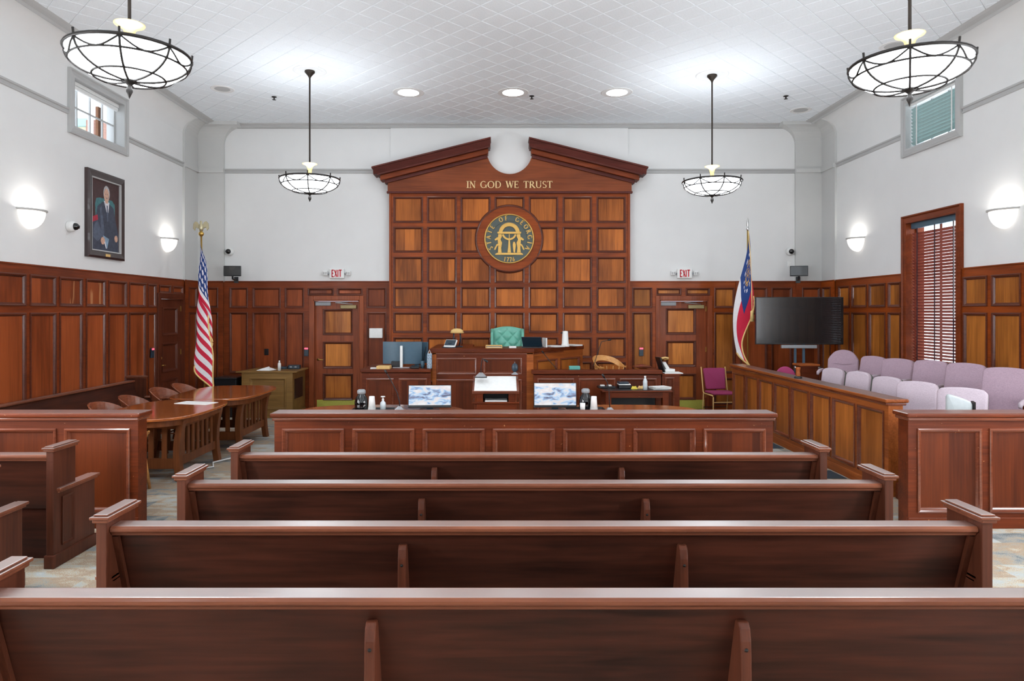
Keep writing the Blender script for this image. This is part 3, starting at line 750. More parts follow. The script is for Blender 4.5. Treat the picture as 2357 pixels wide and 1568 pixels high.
def make_speaker(x, y, label):
    Y = (ZC - H) * F / (CY - y)
    r = thing('ceiling_speaker', label, 'speaker', (wx(x, Y), Y, ZC), 0, 'round flush ceiling speakers')
    mb().lathe([(.0, -.009), (.13, -.009), (.17, -.009), (.18, -.016), (.19, -.008), (.19, 0)], 28).build('bezel', 'plaster', r, smooth=True)
    mb().lathe([(.0, -.011), (.125, -.0105)], 24).build('grille', 'plaster_trim', r)
    return r
make_speaker(512, 204, 'round white ceiling speaker left of the far left pendant')
make_speaker(1843, 253, 'round white ceiling speaker nearest the far right corner')
make_speaker(2058, 104, 'round white ceiling speaker behind the upper right pendant')
def make_sprinkler(x, y, label):
    Y = (ZC - H) * F / (CY - y)
    r = thing('sprinkler', label, 'sprinkler', (wx(x, Y), Y, ZC), 0, 'ceiling sprinklers')
    mb().lathe([(.045, -.008), (.04, -.016), (.012, -.02), (.012, -.05), (.001, -.06)], 14).build('stem', 'dark_iron', r, smooth=True)
    mb().lathe([(.001, -.055), (.035, -.058), (.001, -.063)], 14).build('deflector', 'dark_iron', r)
make_sprinkler(631, 222, 'ceiling sprinkler left of the far left pendant rod')
make_sprinkler(1224, 220, 'ceiling sprinkler beside the middle recessed light')
make_sprinkler(1809, 220, 'ceiling sprinkler to the right of the far right pendant rod')

# ---- lettering: strokes and serifs built as flat bars
def stroke(m, x0, z0, x1, z1, w_, t):
    dx, dz = x1 - x0, z1 - z0; d = math.hypot(dx, dz) or 1; nx, nz = -dz / d * w_ / 2, dx / d * w_ / 2
    m.prism([(x0 + nx, z0 + nz), (x1 + nx, z1 + nz), (x1 - nx, z1 - nz), (x0 - nx, z0 - nz)], -t, 0)
def arcs(m, cx, cz, rx, rz_, a0, a1, thin, thick, t, n=14):
    P = []
    for i in range(n + 1):
        a = math.radians(a0 + (a1 - a0) * i / n); w_ = thin + (thick - thin) * abs(math.cos(a)) ** 1.5
        P.append(((cx + rx * math.cos(a), cz + rz_ * math.sin(a)), (cx + (rx - w_) * math.cos(a), cz + (rz_ - thin) * math.sin(a))))
    for i in range(n):
        m.prism([P[i][0], P[i + 1][0], P[i + 1][1], P[i][1]], -t, 0)
def glyph(ch, t, A=.16, B=.07, serif=True):
    """letter on a unit cap height; returns builder and advance width"""
    m = MB(); S = lambda *a: stroke(m, *a, t)
    def sf(x, z, w_=.30):
        if serif: S(x - w_ / 2, z, x + w_ / 2, z, .05)
    if ch == 'I': S(.18, 0, .18, 1, A); sf(.18, .025, .36); sf(.18, .975, .36); return m, .40
    if ch == 'N':
        S(.14, 0, .14, 1, B); S(.14, .98, .72, .02, A); S(.72, 0, .72, 1, B); sf(.14, .025); sf(.12, .975); sf(.72, .975); return m, .92
    if ch == 'G':
        arcs(m, .46, .5, .44, .5, 45, 335, B, A, t); S(.82, .06, .82, .44, A * .9); sf(.80, .44, .34); return m, 1.0
    if ch == 'O': arcs(m, .48, .5, .47, .5, 0, 360, B, A, t, 24); return m, 1.02
    if ch == 'D':
        S(.16, 0, .16, 1, A); arcs(m, .36, .5, .48, .5, -90, 90, B, A, t); S(.08, .03, .38, .03, B); S(.08, .97, .38, .97, B); return m, .94
    if ch == 'W':
        S(.10, 1, .34, .02, A); S(.34, .02, .54, .9, B); S(.54, .98, .78, .02, A); S(.78, .02, 1.0, 1, B); sf(.10, .975); sf(.98, .975, .26); return m, 1.12
    if ch == 'E':
        S(.16, 0, .16, 1, A); S(.06, .03, .62, .03, B); S(.06, .97, .60, .97, B); S(.16, .52, .48, .52, B)
        if serif: S(.60, 0, .60, .2, .05); S(.58, .82, .58, 1, .05); S(.47, .42, .47, .62, .05)
        return m, .74
    if ch == 'T':
        S(.38, 0, .38, 1, A); S(.02, .97, .74, .97, B); sf(.38, .025, .34)
        if serif: S(.04, .78, .04, 1, .05); S(.72, .78, .72, 1, .05)
        return m, .80
    if ch == 'R':
        S(.16, 0, .16, 1, A); arcs(m, .34, .74, .30, .26, -90, 90, B, A, t); S(.08, .97, .36, .97, B); S(.16, .50, .36, .50, B); S(.36, .5, .74, .02, A); sf(.16, .025); sf(.78, .025, .22); return m, .88
    if ch == 'U':
        S(.14, .36, .14, 1, A); S(.70, .36, .70, 1, B); arcs(m, .42, .38, .36, .38, 180, 360, B, A, t); sf(.14, .975); sf(.70, .975, .26); return m, .90
    if ch == 'S':
        arcs(m, .32, .75, .27, .25, 30, 270, B, A * .8, t); arcs(m, .32, .26, .29, .26, -150, 90, B, A * .9, t)
        return m, .66
    if ch == 'F':
        S(.16, 0, .16, 1, A); S(.06, .97, .60, .97, B); S(.16, .52, .48, .52, B); sf(.16, .025); return m, .70
    if ch == 'A':
        S(.06, 0, .40, 1, B); S(.40, 1, .76, 0, A); S(.2, .36, .6, .36, B); sf(.06, .025, .22); sf(.76, .025, .22); return m, .86
    if ch == 'X':
        S(.06, 1, .66, 0, A); S(.64, 1, .08, 0, B); return m, .74
    if ch == '1': S(.2, 0, .2, 1, A); S(.05, .82, .2, .97, B); return m, .42
    if ch == '7': S(.04, .95, .56, .95, A * .8); S(.56, .95, .22, 0, A); return m, .62
    if ch == '6': arcs(m, .32, .30, .30, .30, 0, 360, B, A, t, 20); S(.08, .34, .44, .98, A * .8); return m, .70
    return m, .4
def letters(parent, text, x0, x1, z, hgt, y, t, mat, **kw):
    adv = [(.55 if c == ' ' else glyph(c, t, **kw)[1]) for c in text]; tot = sum(adv); sx = (x1 - x0) / tot; x = x0
    for c, a in zip(text, adv):
        if c != ' ':
            g, _ = glyph(c, t, **kw); g.v = [(v[0] * sx, v[1], v[2] * hgt) for v in g.v]
            o = g.build('letter', mat, parent); o.location = (x, y, z)
        x += a * sx

def exit_sign(x, label):
    Y = YB; X = wx(x, Y - .05)
    r = thing('exit_sign', label, 'exit sign', (X, Y, wz(641, Y - .05)), 0, 'exit signs with twin emergency lamps')
    mb().box(-.145, .145, -.06, 0, 0, .19).build('housing', 'white_plastic', r, bevel=.012)
    mb().box(-.125, .125, -.064, -.06, .02, .175).build('face', 'white_paper', r)
    letters(r, 'EXIT', -.10, .105, .03, .135, -.064, .003, 'red', A=.26, B=.16, serif=False)
    for s in (-1, 1):
        m = MB(); m.box(s * .225 - .045, s * .225 + .045, -.075, -.02, .055, .145); h = m.build('lamp_head', 'white_plastic', r, bevel=.012)
        for q in (-.02, .02):
            mb().box(s * .225 + q - .014, s * .225 + q + .014, -.079, -.074, .075, .125).build('lamp_lens', 'plaster_trim', h)
        mb().tube([(s * .14, -.03, .09), (s * .185, -.04, .10)], .016, 8).build('lamp_arm', 'grey_plastic', r)
exit_sign(775, 'white exit sign with red letters above the left panelled door')
exit_sign(1576, 'white exit sign with red letters above the right panelled door')

def camera_dome(loc, rz, label, look=(0, -1, -.2)):
    r = thing('security_camera', label, 'camera', loc, rz)
    m = MB().lathe([(.001, 0), (.075, 0), (.08, .02), (.075, .06), (.06, .085), (.001, .09)], 20)
    m.v = [(v[0], -v[2], v[1]) for v in m.v]; m.build('housing', 'white_plastic', r, smooth=True)
    d = Vector(look).normalized(); c = Vector((0, -.075, 0)) + d * .012
    m = MB().lathe([(.001, .052)] + [(.052 * math.cos(a), .052 * math.sin(a)) for a in [math.radians(70 - 20 * i) for i in range(8)]] + [(.001, -.052)], 18)
    m.v = [tuple(Vector((v[0], v[2], v[1])) + c) for v in m.v]; e = m.build('eye', 'black_gloss', r, smooth=True)
    m = MB().lathe([(.001, .058), (.022, .056), (.024, .05)], 14)
    q = d.to_track_quat('Z', 'Y'); m.v = [tuple(q @ Vector(v) + c) for v in m.v]; m.build('lens', 'black_plastic', e)
    return r
camera_dome((XL, 9.42, wz(521, 9.40)), PI / 2, 'white dome security camera left of the portrait', (.5, -1, -.1))
camera_dome((wx(530, YB), YB, wz(580, YB)), 0, 'white dome security camera above the small screen behind the striped flag', (-.4, -1, 0))
camera_dome((wx(1817, YB), YB, wz(580, YB)), 0, 'white dome security camera above the small screen in the right corner', (.2, -1, 0))

def wall_monitor(x, y, Y, rz, label):
    r = thing('wall_monitor', label, 'screen', (wx(x, Y), Y, wz(y, Y)), rz, 'small wall screens')
    mb().box(-.16, .16, -.02, .02, 0, .20).build('body', 'black_plastic', r, bevel=.006)
    mb().quad((-.148, -.0205, .022), (.148, -.0205, .022), (.148, -.0205, .188), (-.148, -.0205, .188)).build('display', 'screen_black', r)
    m = MB().tube([(0, .01, .0), (0, .02, -.05), (0, .12, -.06), (0, .26, -.06)], .018, 8); m.build('arm', 'black_plastic', r)
    mb().box(-.04, .04, .25, .27, -.12, 0).build('bracket', 'black_plastic', r)
wall_monitor(535, 636, 13.12, .1, 'small black screen on the wall behind the striped flag')
wall_monitor(1839, 636, 13.10, -.35, 'small tilted black screen on the wall above the television')

def plate(name, label, cat, loc, rz, w_, h, d, mat, led=False, bevel=.006):
    r = thing(name, label, cat, loc, rz)
    mb().box(-w_ / 2, w_ / 2, -d, 0, 0, h).build('body', mat, r, bevel=bevel)
    if led: mb().box(-w_ / 2 + .008, w_ / 2 - .008, -d - .004, -d + .001, h - .035, h - .008).build('indicator', 'led_red', r)
    else: mb().box(-w_ / 2 + .012, w_ / 2 - .012, -d - .002, -d + .001, h * .2, h * .8).build('insert', mat, r, bevel=.002)
    return r
f_ = YB - .045
plate('card_reader', 'card reader with red light between the olive cabinet and left door', 'card reader', (wx(705, f_), YB - .022, wz(820, f_)), 0, .085, .17, .03, 'navy_plastic', True)
plate('card_reader', 'card reader with red light left of the right panelled door', 'card reader', (wx(1476.5, f_), YB - .006, wz(820, f_)), 0, .085, .17, .03, 'navy_plastic', True)
plate('card_reader', 'card reader with red light on the left wall beside the dark door', 'card reader', (XL + .022, 11.62, wz(824, 11.62)), PI / 2, .085, .17, .03, 'navy_plastic', True)
plate('outlet_plate', 'black outlet plate on the panelling above the olive cabinet', 'outlet', (wx(612, f_), YB - .006, wz(818, f_)), 0, .085, .125, .008, 'black_plastic')
plate('outlet_plate', 'white outlet plate on the wall left of the tilted small screen', 'outlet', (wx(1817, YB), YB, wz(615, YB)), 0, .075, .12, .01, 'white_plastic')
plate('wall_box', 'white plastic box fixed to the panelling above the clerk desk', 'box', (wx(866, f_), YB - .006, wz(778, f_)), 0, .255, .19, .10, 'white_plastic')

# ---- portrait
pt = thing('portrait_painting', 'framed portrait of a seated grey haired person in dark robes', 'painting', (XL, 10.265, 2.74), PI / 2)
PW, PH = .97, 1.28
mb().ring(rect(-PW / 2 + .10, PW / 2 - .10, .10, PH - .10), [(0, -.02), (0, -.045), (.02, -.05), (.07, -.06), (.10, -.045), (.10, 0)]).build('frame', 'frame_dark', pt)
mb().ring(rect(-PW / 2 + .115, PW / 2 - .115, .115, PH - .115), [(.014, -.048), (.012, -.052), (-.004, -.046), (-.006, -.02)]).build('inner_slip', 'plaster_trim', pt)
mb().box(-.06, .06, -.064, -.058, .03, .07).build('name_plate', 'manila', pt)
for nm, c in (('paint_ground', (70, 44, 44)), ('paint_chair', (66, 118, 122)), ('paint_robe', (62, 68, 84)), ('paint_robe2', (86, 94, 112)), ('paint_skin', (206, 164, 142)), ('paint_hair', (176, 174, 176)), ('paint_shirt', (216, 214, 220)), ('paint_red', (176, 44, 66)), ('paint_blue', (132, 158, 180))):
    plain(nm, c, .6, noise=.22, nscale=24)
cv = MB(); fm = ['paint_ground', 'paint_chair', 'paint_robe', 'paint_robe2', 'paint_skin', 'paint_hair', 'paint_shirt', 'paint_red', 'paint_blue']
lay = [0]
def paint(mi, poly):
    lay[0] += 1; cv.cur = mi
    cv.quad(*[(-PW / 2 + .12 + u * (PW - .24), -.02 - .0004 * lay[0], PH - .12 - v * (PH - .24)) for u, v in poly][::-1])
def ell(cx, cy, rx, ry, n=18): return [(cx + rx * math.cos(2 * PI * i / n), cy + ry * math.sin(2 * PI * i / n)) for i in range(n)]
paint(0, [(0, 0), (1, 0), (1, 1), (0, 1)])
paint(1, [(.16, .62), (.14, .36), (.18, .27), (.30, .25), (.74, .25), (.84, .30), (.86, .62)])
paint(2, [(.02, .98), (.02, .80), (.06, .62), (.18, .50), (.22, .38), (.40, .30), (.62, .30), (.80, .36), (.88, .56), (.98, .74), (.98, 1), (.1, 1)])
paint(3, [(.06, .82), (.10, .66), (.22, .58), (.36, .72), (.40, .80), (.22, .88)])
paint(3, [(.30, .40), (.36, .36), (.46, .70), (.44, .90), (.36, .72)])
paint(7, [(.06, .54), (.22, .50), (.24, .57), (.05, .62)])
paint(6, [(.44, .28), (.64, .29), (.60, .44), (.54, .44)])
paint(3, [(.54, .34), (.58, .34), (.60, .56), (.55, .58)])
paint(5, ell(.535, .17, .115, .115)); paint(4, ell(.53, .195, .092, .098)); paint(4, [(.46, .26), (.61, .26), (.57, .31), (.50, .31)])
paint(8, [(.40, .78), (.62, .82), (.56, .96), (.50, .96)])
paint(4, ell(.40, .86, .075, .055)); paint(4, ell(.88, .80, .06, .05)); paint(6, [(.45, .88), (.50, .96), (.54, .97), (.48, .86)])
for ex in (.495, .565): paint(2, ell(ex, .18, .012, .006, 8))
paint(3, ell(.53, .235, .03, .005, 8))
cv.build('canvas', fm, pt)
# ================================================================== the panelled backdrop, pediment and seal
BD = thing('panel_backdrop', 'tall wooden panelled backdrop with broken pediment behind the judge bench', 'wall panelling', (0, YB, 0))
Yf = 13.31
X = lambda x: wx(x, Yf)
Z = lambda y: wz(y, Yf)
colx = [(907, 972), (984.5, 1049.6), (1061.7, 1127.6), (1140, 1205.6), (1218.8, 1283.3), (1296.8, 1361), (1374.5, 1438.5)]
rowy = [(454.5, 511.5), (524, 580), (593, 650), (662, 708), (721, 765), (778, 822.5), (835, 880), (892, 936)]
SX, SZ, SR = X(1172), Z(550), 76 / F * Yf
holes = []; odd = []
def clip_circle(a, b_, c, d):
    P = []; n = 16
    cor = [(a, c), (b_, c), (b_, d), (a, d)]
    for i in range(4):
        p, q = cor[i], cor[(i + 1) % 4]
        for k in range(n): P.append((p[0] + (q[0] - p[0]) * k / n, p[1] + (q[1] - p[1]) * k / n))
    Q = []
    for x, z in P:
        r = math.hypot(x - SX, z - SZ)
        Q.append((SX + (x - SX) * SR / r, SZ + (z - SZ) * SR / r) if r < SR else (x, z))
    out = []
    for i, p in enumerate(Q):
        a_, c_ = Q[i - 1], Q[(i + 1) % len(Q)]
        cr = (p[0] - a_[0]) * (c_[1] - p[1]) - (p[1] - a_[1]) * (c_[0] - p[0])
        if abs(cr) > 1e-6 and (not out or math.hypot(p[0] - out[-1][0], p[1] - out[-1][1]) > .012): out.append(p)
    return out
for r_ in rowy:
    for c_ in colx:
        a, b_, c, d = X(c_[0]), X(c_[1]), Z(r_[1]), Z(r_[0])
        nx = max(a, min(SX, b_)); nz = max(c, min(SZ, d)); far = max(math.hypot(x - SX, z - SZ) for x in (a, b_) for z in (c, d))
        if far < SR: continue
        holes.append((a, b_, c, d))
        odd.append(math.hypot(nx - SX, nz - SZ) < SR)
T = .022; y0b = -.10
frame_with_holes(X(896), X(1450), 0, Z(441), holes, T, y0b).build('panel_frame', 'wood_frame', BD)
bk = MB(); bk.box(X(896), X(1450), y0b, 0, 0, Z(441)); bk.build('carcass', 'wood_stile', BD)
for h, o_ in zip(holes, odd):
    panel_part(BD, *h, T, 'wood_field', 'wood_mould', y0b, poly=clip_circle(*h) if o_ else None)
m = MB().lathe([(.001, .026), (SR, .026), (SR, 0)], 48); m.v = [(SX + v[0], y0b - v[2], SZ + v[1]) for v in m.v]; m.build('round_board', 'wood_frame', BD)
for a, b_ in ((896, 901), (1445, 1450)): mb().box(X(a), X(b_), y0b - .04, y0b, 0, Z(441)).build('edge_stile', 'wood_stile', BD)
# pediment
cxp, czp, rp = X(1173), Z(350), 60 / F * Yf
ty = MB(); zb_ = Z(443); rr_ = rp * .86; xs_ = sorted(set([X(893), X(1453)] + [cxp + rr_ * math.cos(PI * i / 24) for i in range(25)]))
def rake(x):
    t = abs(x - cxp) / (cxp - X(893)); return Z(363) + (Z(422) - Z(363)) * max(0, (t - .17) / .83)
def tym_top(x):
    d = abs(x - cxp)
    return rake(x) if d >= rr_ - 1e-6 else min(rake(x), czp - math.sqrt(max(0, rr_ * rr_ - d * d)))
for i in range(len(xs_) - 1):
    a, b_ = xs_[i], xs_[i + 1]
    za, zb2 = (tym_top(a), tym_top(b_)) if i not in (0, len(xs_) - 2) else (rake(a), rake(b_))
    ty.quad((a, -.16, zb_), (b_, -.16, zb_), (b_, -.16, zb2), (a, -.16, za)); ty.quad((a, -.16, za), (b_, -.16, zb2), (b_, -.002, zb2), (a, -.002, za)); ty.quad((a, -.16, zb_), (a, -.002, zb_), (b_, -.002, zb_), (b_, -.16, zb_))
for x, sg in ((xs_[0], -1), (xs_[-1], 1)): ty.quad((x, -.16, zb_), (x, -.16, rake(x)), (x, -.002, rake(x)), (x, -.002, zb_))
for x in (xs_[1], xs_[-2]): ty.quad((x, -.16, tym_top(x)), (x, -.16, rake(x)), (x, -.002, rake(x)), (x, -.002, tym_top(x)))
ty.build('tympanum', 'wood_tympanum', BD)
mb().box(X(891), X(1455), -.175, -.10, Z(446), Z(441)).build('fillet', 'wood_crown', BD, bevel=.006)
for s in (-1, 1):
    def PX(x): return X(x) if s < 0 else X(2346 - x)
    sl = (391 - 323.5) / (1130.4 - 859.6)
    def lay(xa, xb, off, th, dep, nm, mt):
        p = [(PX(xa), Z(391 - sl * (xa - 859.6) + off)), (PX(xb), Z(391 - sl * (xb - 859.6) + off)), (PX(xb), Z(391 - sl * (xb - 859.6) + off + th)), (PX(xa), Z(391 - sl * (xa - 859.6) + off + th))]
        return p, nm, dep, mt
    for p, nm, dep, mt in (lay(861, 1130, 0, 4, .42, 'top_fillet', 'wood_crown'), lay(864, 1129, 4, 13, .39, 'crown_face', 'wood_crown'), lay(872, 1128, 17, 4, .35, 'crown_bead', 'wood_crown'),
                           lay(878, 1124, 21, 11, .27, 'fascia', 'wood_side_frame'), lay(887, 1122, 32, 8, .20, 'bed_mould', 'wood_crown')):
        if nm == 'crown_face':       # leans outward
            m = MB(); q = [(x, -dep, z) for x, z in p]; m.add([(p[0][0], -dep, p[0][1]), (p[1][0], -dep, p[1][1]), (p[2][0], -dep + .05, p[2][1]), (p[3][0], -dep + .05, p[3][1])] + [(x, 0, z) for x, z in p],
                  [(0, 1, 2, 3), (4, 7, 6, 5), (0, 4, 5, 1), (1, 5, 6, 2), (2, 6, 7, 3), (3, 7, 4, 0)]); m.build('crown_face', mt, BD)
        else: mb().prism(p, -dep, 0).build(nm, mt, BD, bevel=.006)
letters(BD, 'IN GOD WE TRUST', X(1074) , X(1272), Z(434), Z(418) - Z(434), -.162, .012, 'gold_letter')

# seal
sl_ = thing('state_seal', 'round bronze seal with gilt arch, pillars and lettering', 'seal', (SX, YB + y0b - .026, SZ))
RS = 57.5 / F * Yf
def disc(prof, n=48):
    m = MB().lathe(prof, n); m.v = [(v[0], -v[2], v[1]) for v in m.v]; return m
disc([(.001, .02), (RS * .97, .02), (RS * .97, 0)]).build('ground', 'seal_ground', sl_)
disc([(RS * .94, .018), (RS * .945, .034), (RS * .975, .040), (RS, .030), (RS, 0)]).build('rim', 'gold', sl_, smooth=True)
disc([(RS * .70, .02), (RS * .705, .024), (RS * .715, .024), (RS * .72, .02)]).build('inner_ring', 'seal_ground', sl_)
u = RS / 525 * 1.0          # reads in crop pixels: 525 = radius
def sp(pts, t=.034): return [((x - 848) * u, (745 - z) * u) for x, z in pts]
def relief(nm, pts, t=.012): mb().prism(sp(pts), -.02 - t, -.019).build(nm, 'gold', sl_, bevel=.003)
relief('base', [(555, 1085), (1140, 1085), (1140, 1065), (1100, 1040), (600, 1040), (555, 1065)])
relief('pillar', [(610, 1040), (690, 1040), (680, 930), (690, 905), (610, 905), (620, 930)], .018)
relief('pillar', [(1010, 1040), (1090, 1040), (1080, 930), (1090, 905), (1010, 905), (1020, 930)], .018)
relief('pillar', [(812, 1040), (885, 1040), (875, 930), (862, 770), (834, 770), (824, 930)], .018)
relief('entablature', [(600, 600), (1100, 600), (1100, 625), (1085, 645), (615, 645), (600, 625)], .02)
for cx_, sg in ((655, -1), (1045, 1)):
    relief('figure', [(cx_ - 35, 650), (cx_ + 35, 650), (cx_ + 40, 700), (cx_ + 30 + sg * 20, 760), (cx_ + 45, 830), (cx_ + 30, 905), (cx_ - 30, 905), (cx_ - 45, 830), (cx_ - 30 + sg * 20, 760), (cx_ - 40, 700)], .016)
    relief('banner', [(cx_, 720), (cx_ + sg * 60, 712), (cx_ + sg * 115, 760), (cx_ + sg * 95, 790), (cx_ + sg * 40, 760), (cx_, 760)])
    relief('ribbon', [(cx_, 830), (cx_ + sg * 70, 860), (cx_ + sg * 105, 920), (cx_ + sg * 130, 975), (cx_ + sg * 95, 980), (cx_ + sg * 60, 900), (cx_, 880)])
def relief_arc(nm, cx_, cz_, r0, r1, a0, a1, t):
    pts = arc(cx_, cz_, r1, a0, a1, 20) + arc(cx_, cz_, r0, a1, a0, 20); relief(nm, pts, t)
relief_arc('arch', 848, 630, 150, 215, 180, 360, .016)
relief_arc('arch_edge', 848, 630, 205, 222, 180, 360, .022); relief_arc('arch_edge', 848, 630, 143, 156, 180, 360, .022)
relief_arc('scroll', 848, 620, 118, 158, 15, 165, .018)
relief('figure', [(935, 810), (965, 810), (990, 870), (970, 1035), (940, 1035), (920, 870)], .014)
relief('cord', [(840, 645), (858, 645), (858, 770), (840, 770)])
def arc_text(txt, R, a_start, a_end, hgt, width, flip=False):
    for i, ch in enumerate(txt):
        if ch == ' ': continue
        a = math.radians(a_start + (a_end - a_start) * i / (len(txt) - 1))
        g, adv = glyph(ch, .012, A=.22, B=.13, serif=False)
        g.v = [((v[0] - adv / 2) * width, v[1], (v[2] - .5) * hgt) for v in g.v]
        o = g.build('letter', 'gold', sl_)
        o.location = (R * math.cos(a), -.02, R * math.sin(a)); o.rotation_euler = (0, -(a - PI / 2) if not flip else -(a + PI / 2), 0)
arc_text('STATE OF GEORGIA', RS * .83, 207, -27, RS * .19, RS * .17)
arc_text('1776', RS * .83, 258, 282, RS * .17, RS * .15, True)

# ================================================================== benches and desks at the front
def desk_front(parent, x0, x1, z1, holes, y=0, t=.022, frame='wood_bar', field='wood_bar_field', mould='wood_bar_mould', name='front_frame'):
    return panelling(parent, x0, x1, 0, z1, holes, t, frame, field, mould, y0=y, name=name)
# judge bench
Yj = 11.40
JB = thing('judge_bench', 'high panelled judge bench with angled right wing below the green chair', 'judge bench', (0, Yj, 0))
xj = lambda x: wx(x, Yj); zj = lambda y: wz(y, Yj)
J0, J1, JT = xj(995), xj(1226), zj(812)
hl = []
for a, b_ in ((1007, 1095), (1115, 1199)): hl += [(xj(a), xj(b_), zj(860), zj(826)), (xj(a), xj(b_), .16, zj(875))]
desk_front(JB, J0, J1, JT, hl, frame='wood_bar')
mb().box(J0, J1, 0, .03, 0, JT).build('front_panel', 'wood_bar', JB)
mb().box(J0 - .0, J0 + .03, 0, 1.38, 0, JT).build('side_panel', 'wood_jury', JB)
for a in (995, 1222): mb().box(xj(a) if a == 995 else xj(1212), xj(a) + .07 if a == 995 else xj(1226) + .012, -.03, .01, 0, JT).build('corner_post', 'wood_jury', JB, bevel=.004)
WX0, WY0, WX1, WY1 = J1, 0.0, 1.53, 1.12
wl_ = math.hypot(WX1 - WX0, WY1 - WY0); ang = math.atan2(WY1 - WY0, WX1 - WX0)
wg = thing('wing', None, None, (WX0, WY0, 0), ang); wg.parent = JB
pw = [(.10, .66, .86, 1.12), (.78, 1.36, .86, 1.12), (.10, .66, .16, .76), (.78, 1.36, .16, .76)]
frm = frame_with_holes(0, wl_, 0, JT, pw, .022).build('wing_frame', 'wood_jury', wg)
mb().box(0, wl_, 0, .03, 0, JT).build('wing_panel', 'wood_jury', wg)
for p in pw:
    q = panel_part(wg, *p, .022, 'wood_jury_field', 'wood_bar_mould')
    for ch in list(q.children): bpy.data.objects.remove(ch)
    MB().ring([(x, z) for x, z in rect(*p)], [(.014, -.022), (.014, -.034), (0, -.036), (-.012, -.03), (-.03, -.006)]).build('moulding', 'wood_bar_mould', wg)
top = [(J0 - .04, -.045), (J1 + .02, -.045), (WX1 + .045, WY1 - .005), (WX1 - .32, WY1 + .40), (.34, .66), (-.45, .66), (-.45, 1.40), (J0 - .04, 1.40)]
mb().prism(top, JT, zj(802), 'XY').build('bench_top', 'wood_bar', JB, bevel=.012)
mb().prism([(J0 - .02, -.03), (J1 + .01, -.03), (WX1 + .02, WY1 - .005), (WX1 - .1, WY1 + .12), (J1, .1), (J0 - .02, .1)], JT - .03, JT, 'XY').build('top_moulding', 'wood_bar_mould', JB, bevel=.006)
plf = mb().box(-1.02, 1.45, Yj + .64, YB - .1, 0, .46).build('judge_platform', 'carpet'); tag(plf, kind='structure')

# clerk desk, left
Yk = 11.20
xk = lambda x: wx(x, Yk); zk = lambda y: wz(y, Yk)
CK = thing('clerk_desk', 'panelled clerk desk left of the judge bench with large monitor', 'desk', (0, Yk, 0))
K0, K1, KT = xk(834), J0 - .004, zk(857)
desk_front(CK, K0, K1, KT, [(xk(845), xk(905), .15, zk(873)), (xk(920), xk(982), .15, zk(873))])
mb().box(K0, K1, 0, .03, 0, KT).build('front_panel', 'wood_bar', CK)
mb().box(K0, K0 + .03, 0, 1.0, 0, KT).build('side_panel', 'wood_bar', CK)
mb().box(K0 - .03, K1, -.035, 1.02, KT, zk(850)).build('desk_top', 'wood_bar', CK, bevel=.01)
mb().box(K0 - .012, K1, -.022, .05, KT - .02, KT).build('top_moulding', 'wood_bar_mould', CK, bevel=.005)

# witness stand, right
WS = thing('witness_stand', 'low panelled witness stand right of the judge bench', 'witness stand', (0, Yk, 0))
W0, W1_, WTp = xk(1228), xk(1521), zk(861)
desk_front(WS, W0, W1_, WTp, [(xk(1238), xk(1319), .15, zk(873)), (xk(1333), xk(1414), .15, zk(873)), (xk(1427), xk(1509), .15, zk(873))])
mb().box(W0, W1_, 0, .03, 0, WTp).build('front_panel', 'wood_bar', WS)
mb().box(W1_ - .03, W1_, .03, 1.2, 0, WTp).build('side_panel', 'wood_bar', WS)
mb().box(W0 - .03, W1_ + .02, -.035, .16, WTp, zk(852)).build('ledge', 'wood_bar', WS, bevel=.01)
mb().box(W0 - .01, W1_ + .01, -.022, .05, WTp - .022, WTp).build('ledge_moulding', 'wood_bar_mould', WS, bevel=.005)
mb().box(W1_ - .16, W1_ + .02, .16, 1.2, WTp, zk(852)).build('side_ledge', 'wood_bar', WS, bevel=.01)
plw = mb().box(1.64, W1_ - .04, Yk + .04, 12.6, 0, .34).build('witness_platform', 'carpet'); tag(plw, kind='structure')
CB = thing('side_cabinet', 'narrow brown cabinet at the right end of the witness stand', 'cabinet', (0, Yk + .02, 0))
B0, B1 = W1_ + .024, xk(1565)
mb().box(B0, B1, .02, .75, 0, zk(865)).build('body', 'wood_bar', CB)
desk_front(CB, B0, B1, zk(865), [(xk(1533), xk(1551), .15, zk(871))], y=.02)
mb().box(B0, B1 + .02, -.02, .77, zk(865), zk(861)).build('top', 'wood_bar', CB, bevel=.004)

# court reporter's table
RT = thing('reporter_table', 'square legged brown table with dark top before the witness stand', 'table', (0, 0, 0))
mb().box(1.58, 2.645, 10.34, 11.0, .725, .745).build('table_top', 'wood_bar', RT, bevel=.006)
mb().box(1.62, 2.60, 10.37, 10.97, .745, .748).build('dark_inlay', 'black_plastic', RT)
mb().box(1.63, 2.595, 10.38, 10.40, .635, .725).build('apron', 'wood_bar', RT); mb().box(1.63, 2.595, 10.94, 10.96, .635, .725).build('apron', 'wood_bar', RT)
for x in (1.63, 2.50):
    for y in (10.375, 10.87): mb().box(x, x + .09, y, y + .09, 0, .725).build('leg', 'wood_bar', RT, bevel=.005)
mb().box(1.74, 2.48, 10.80, 10.83, .10, .64).build('modesty_panel', 'black_plastic', RT)

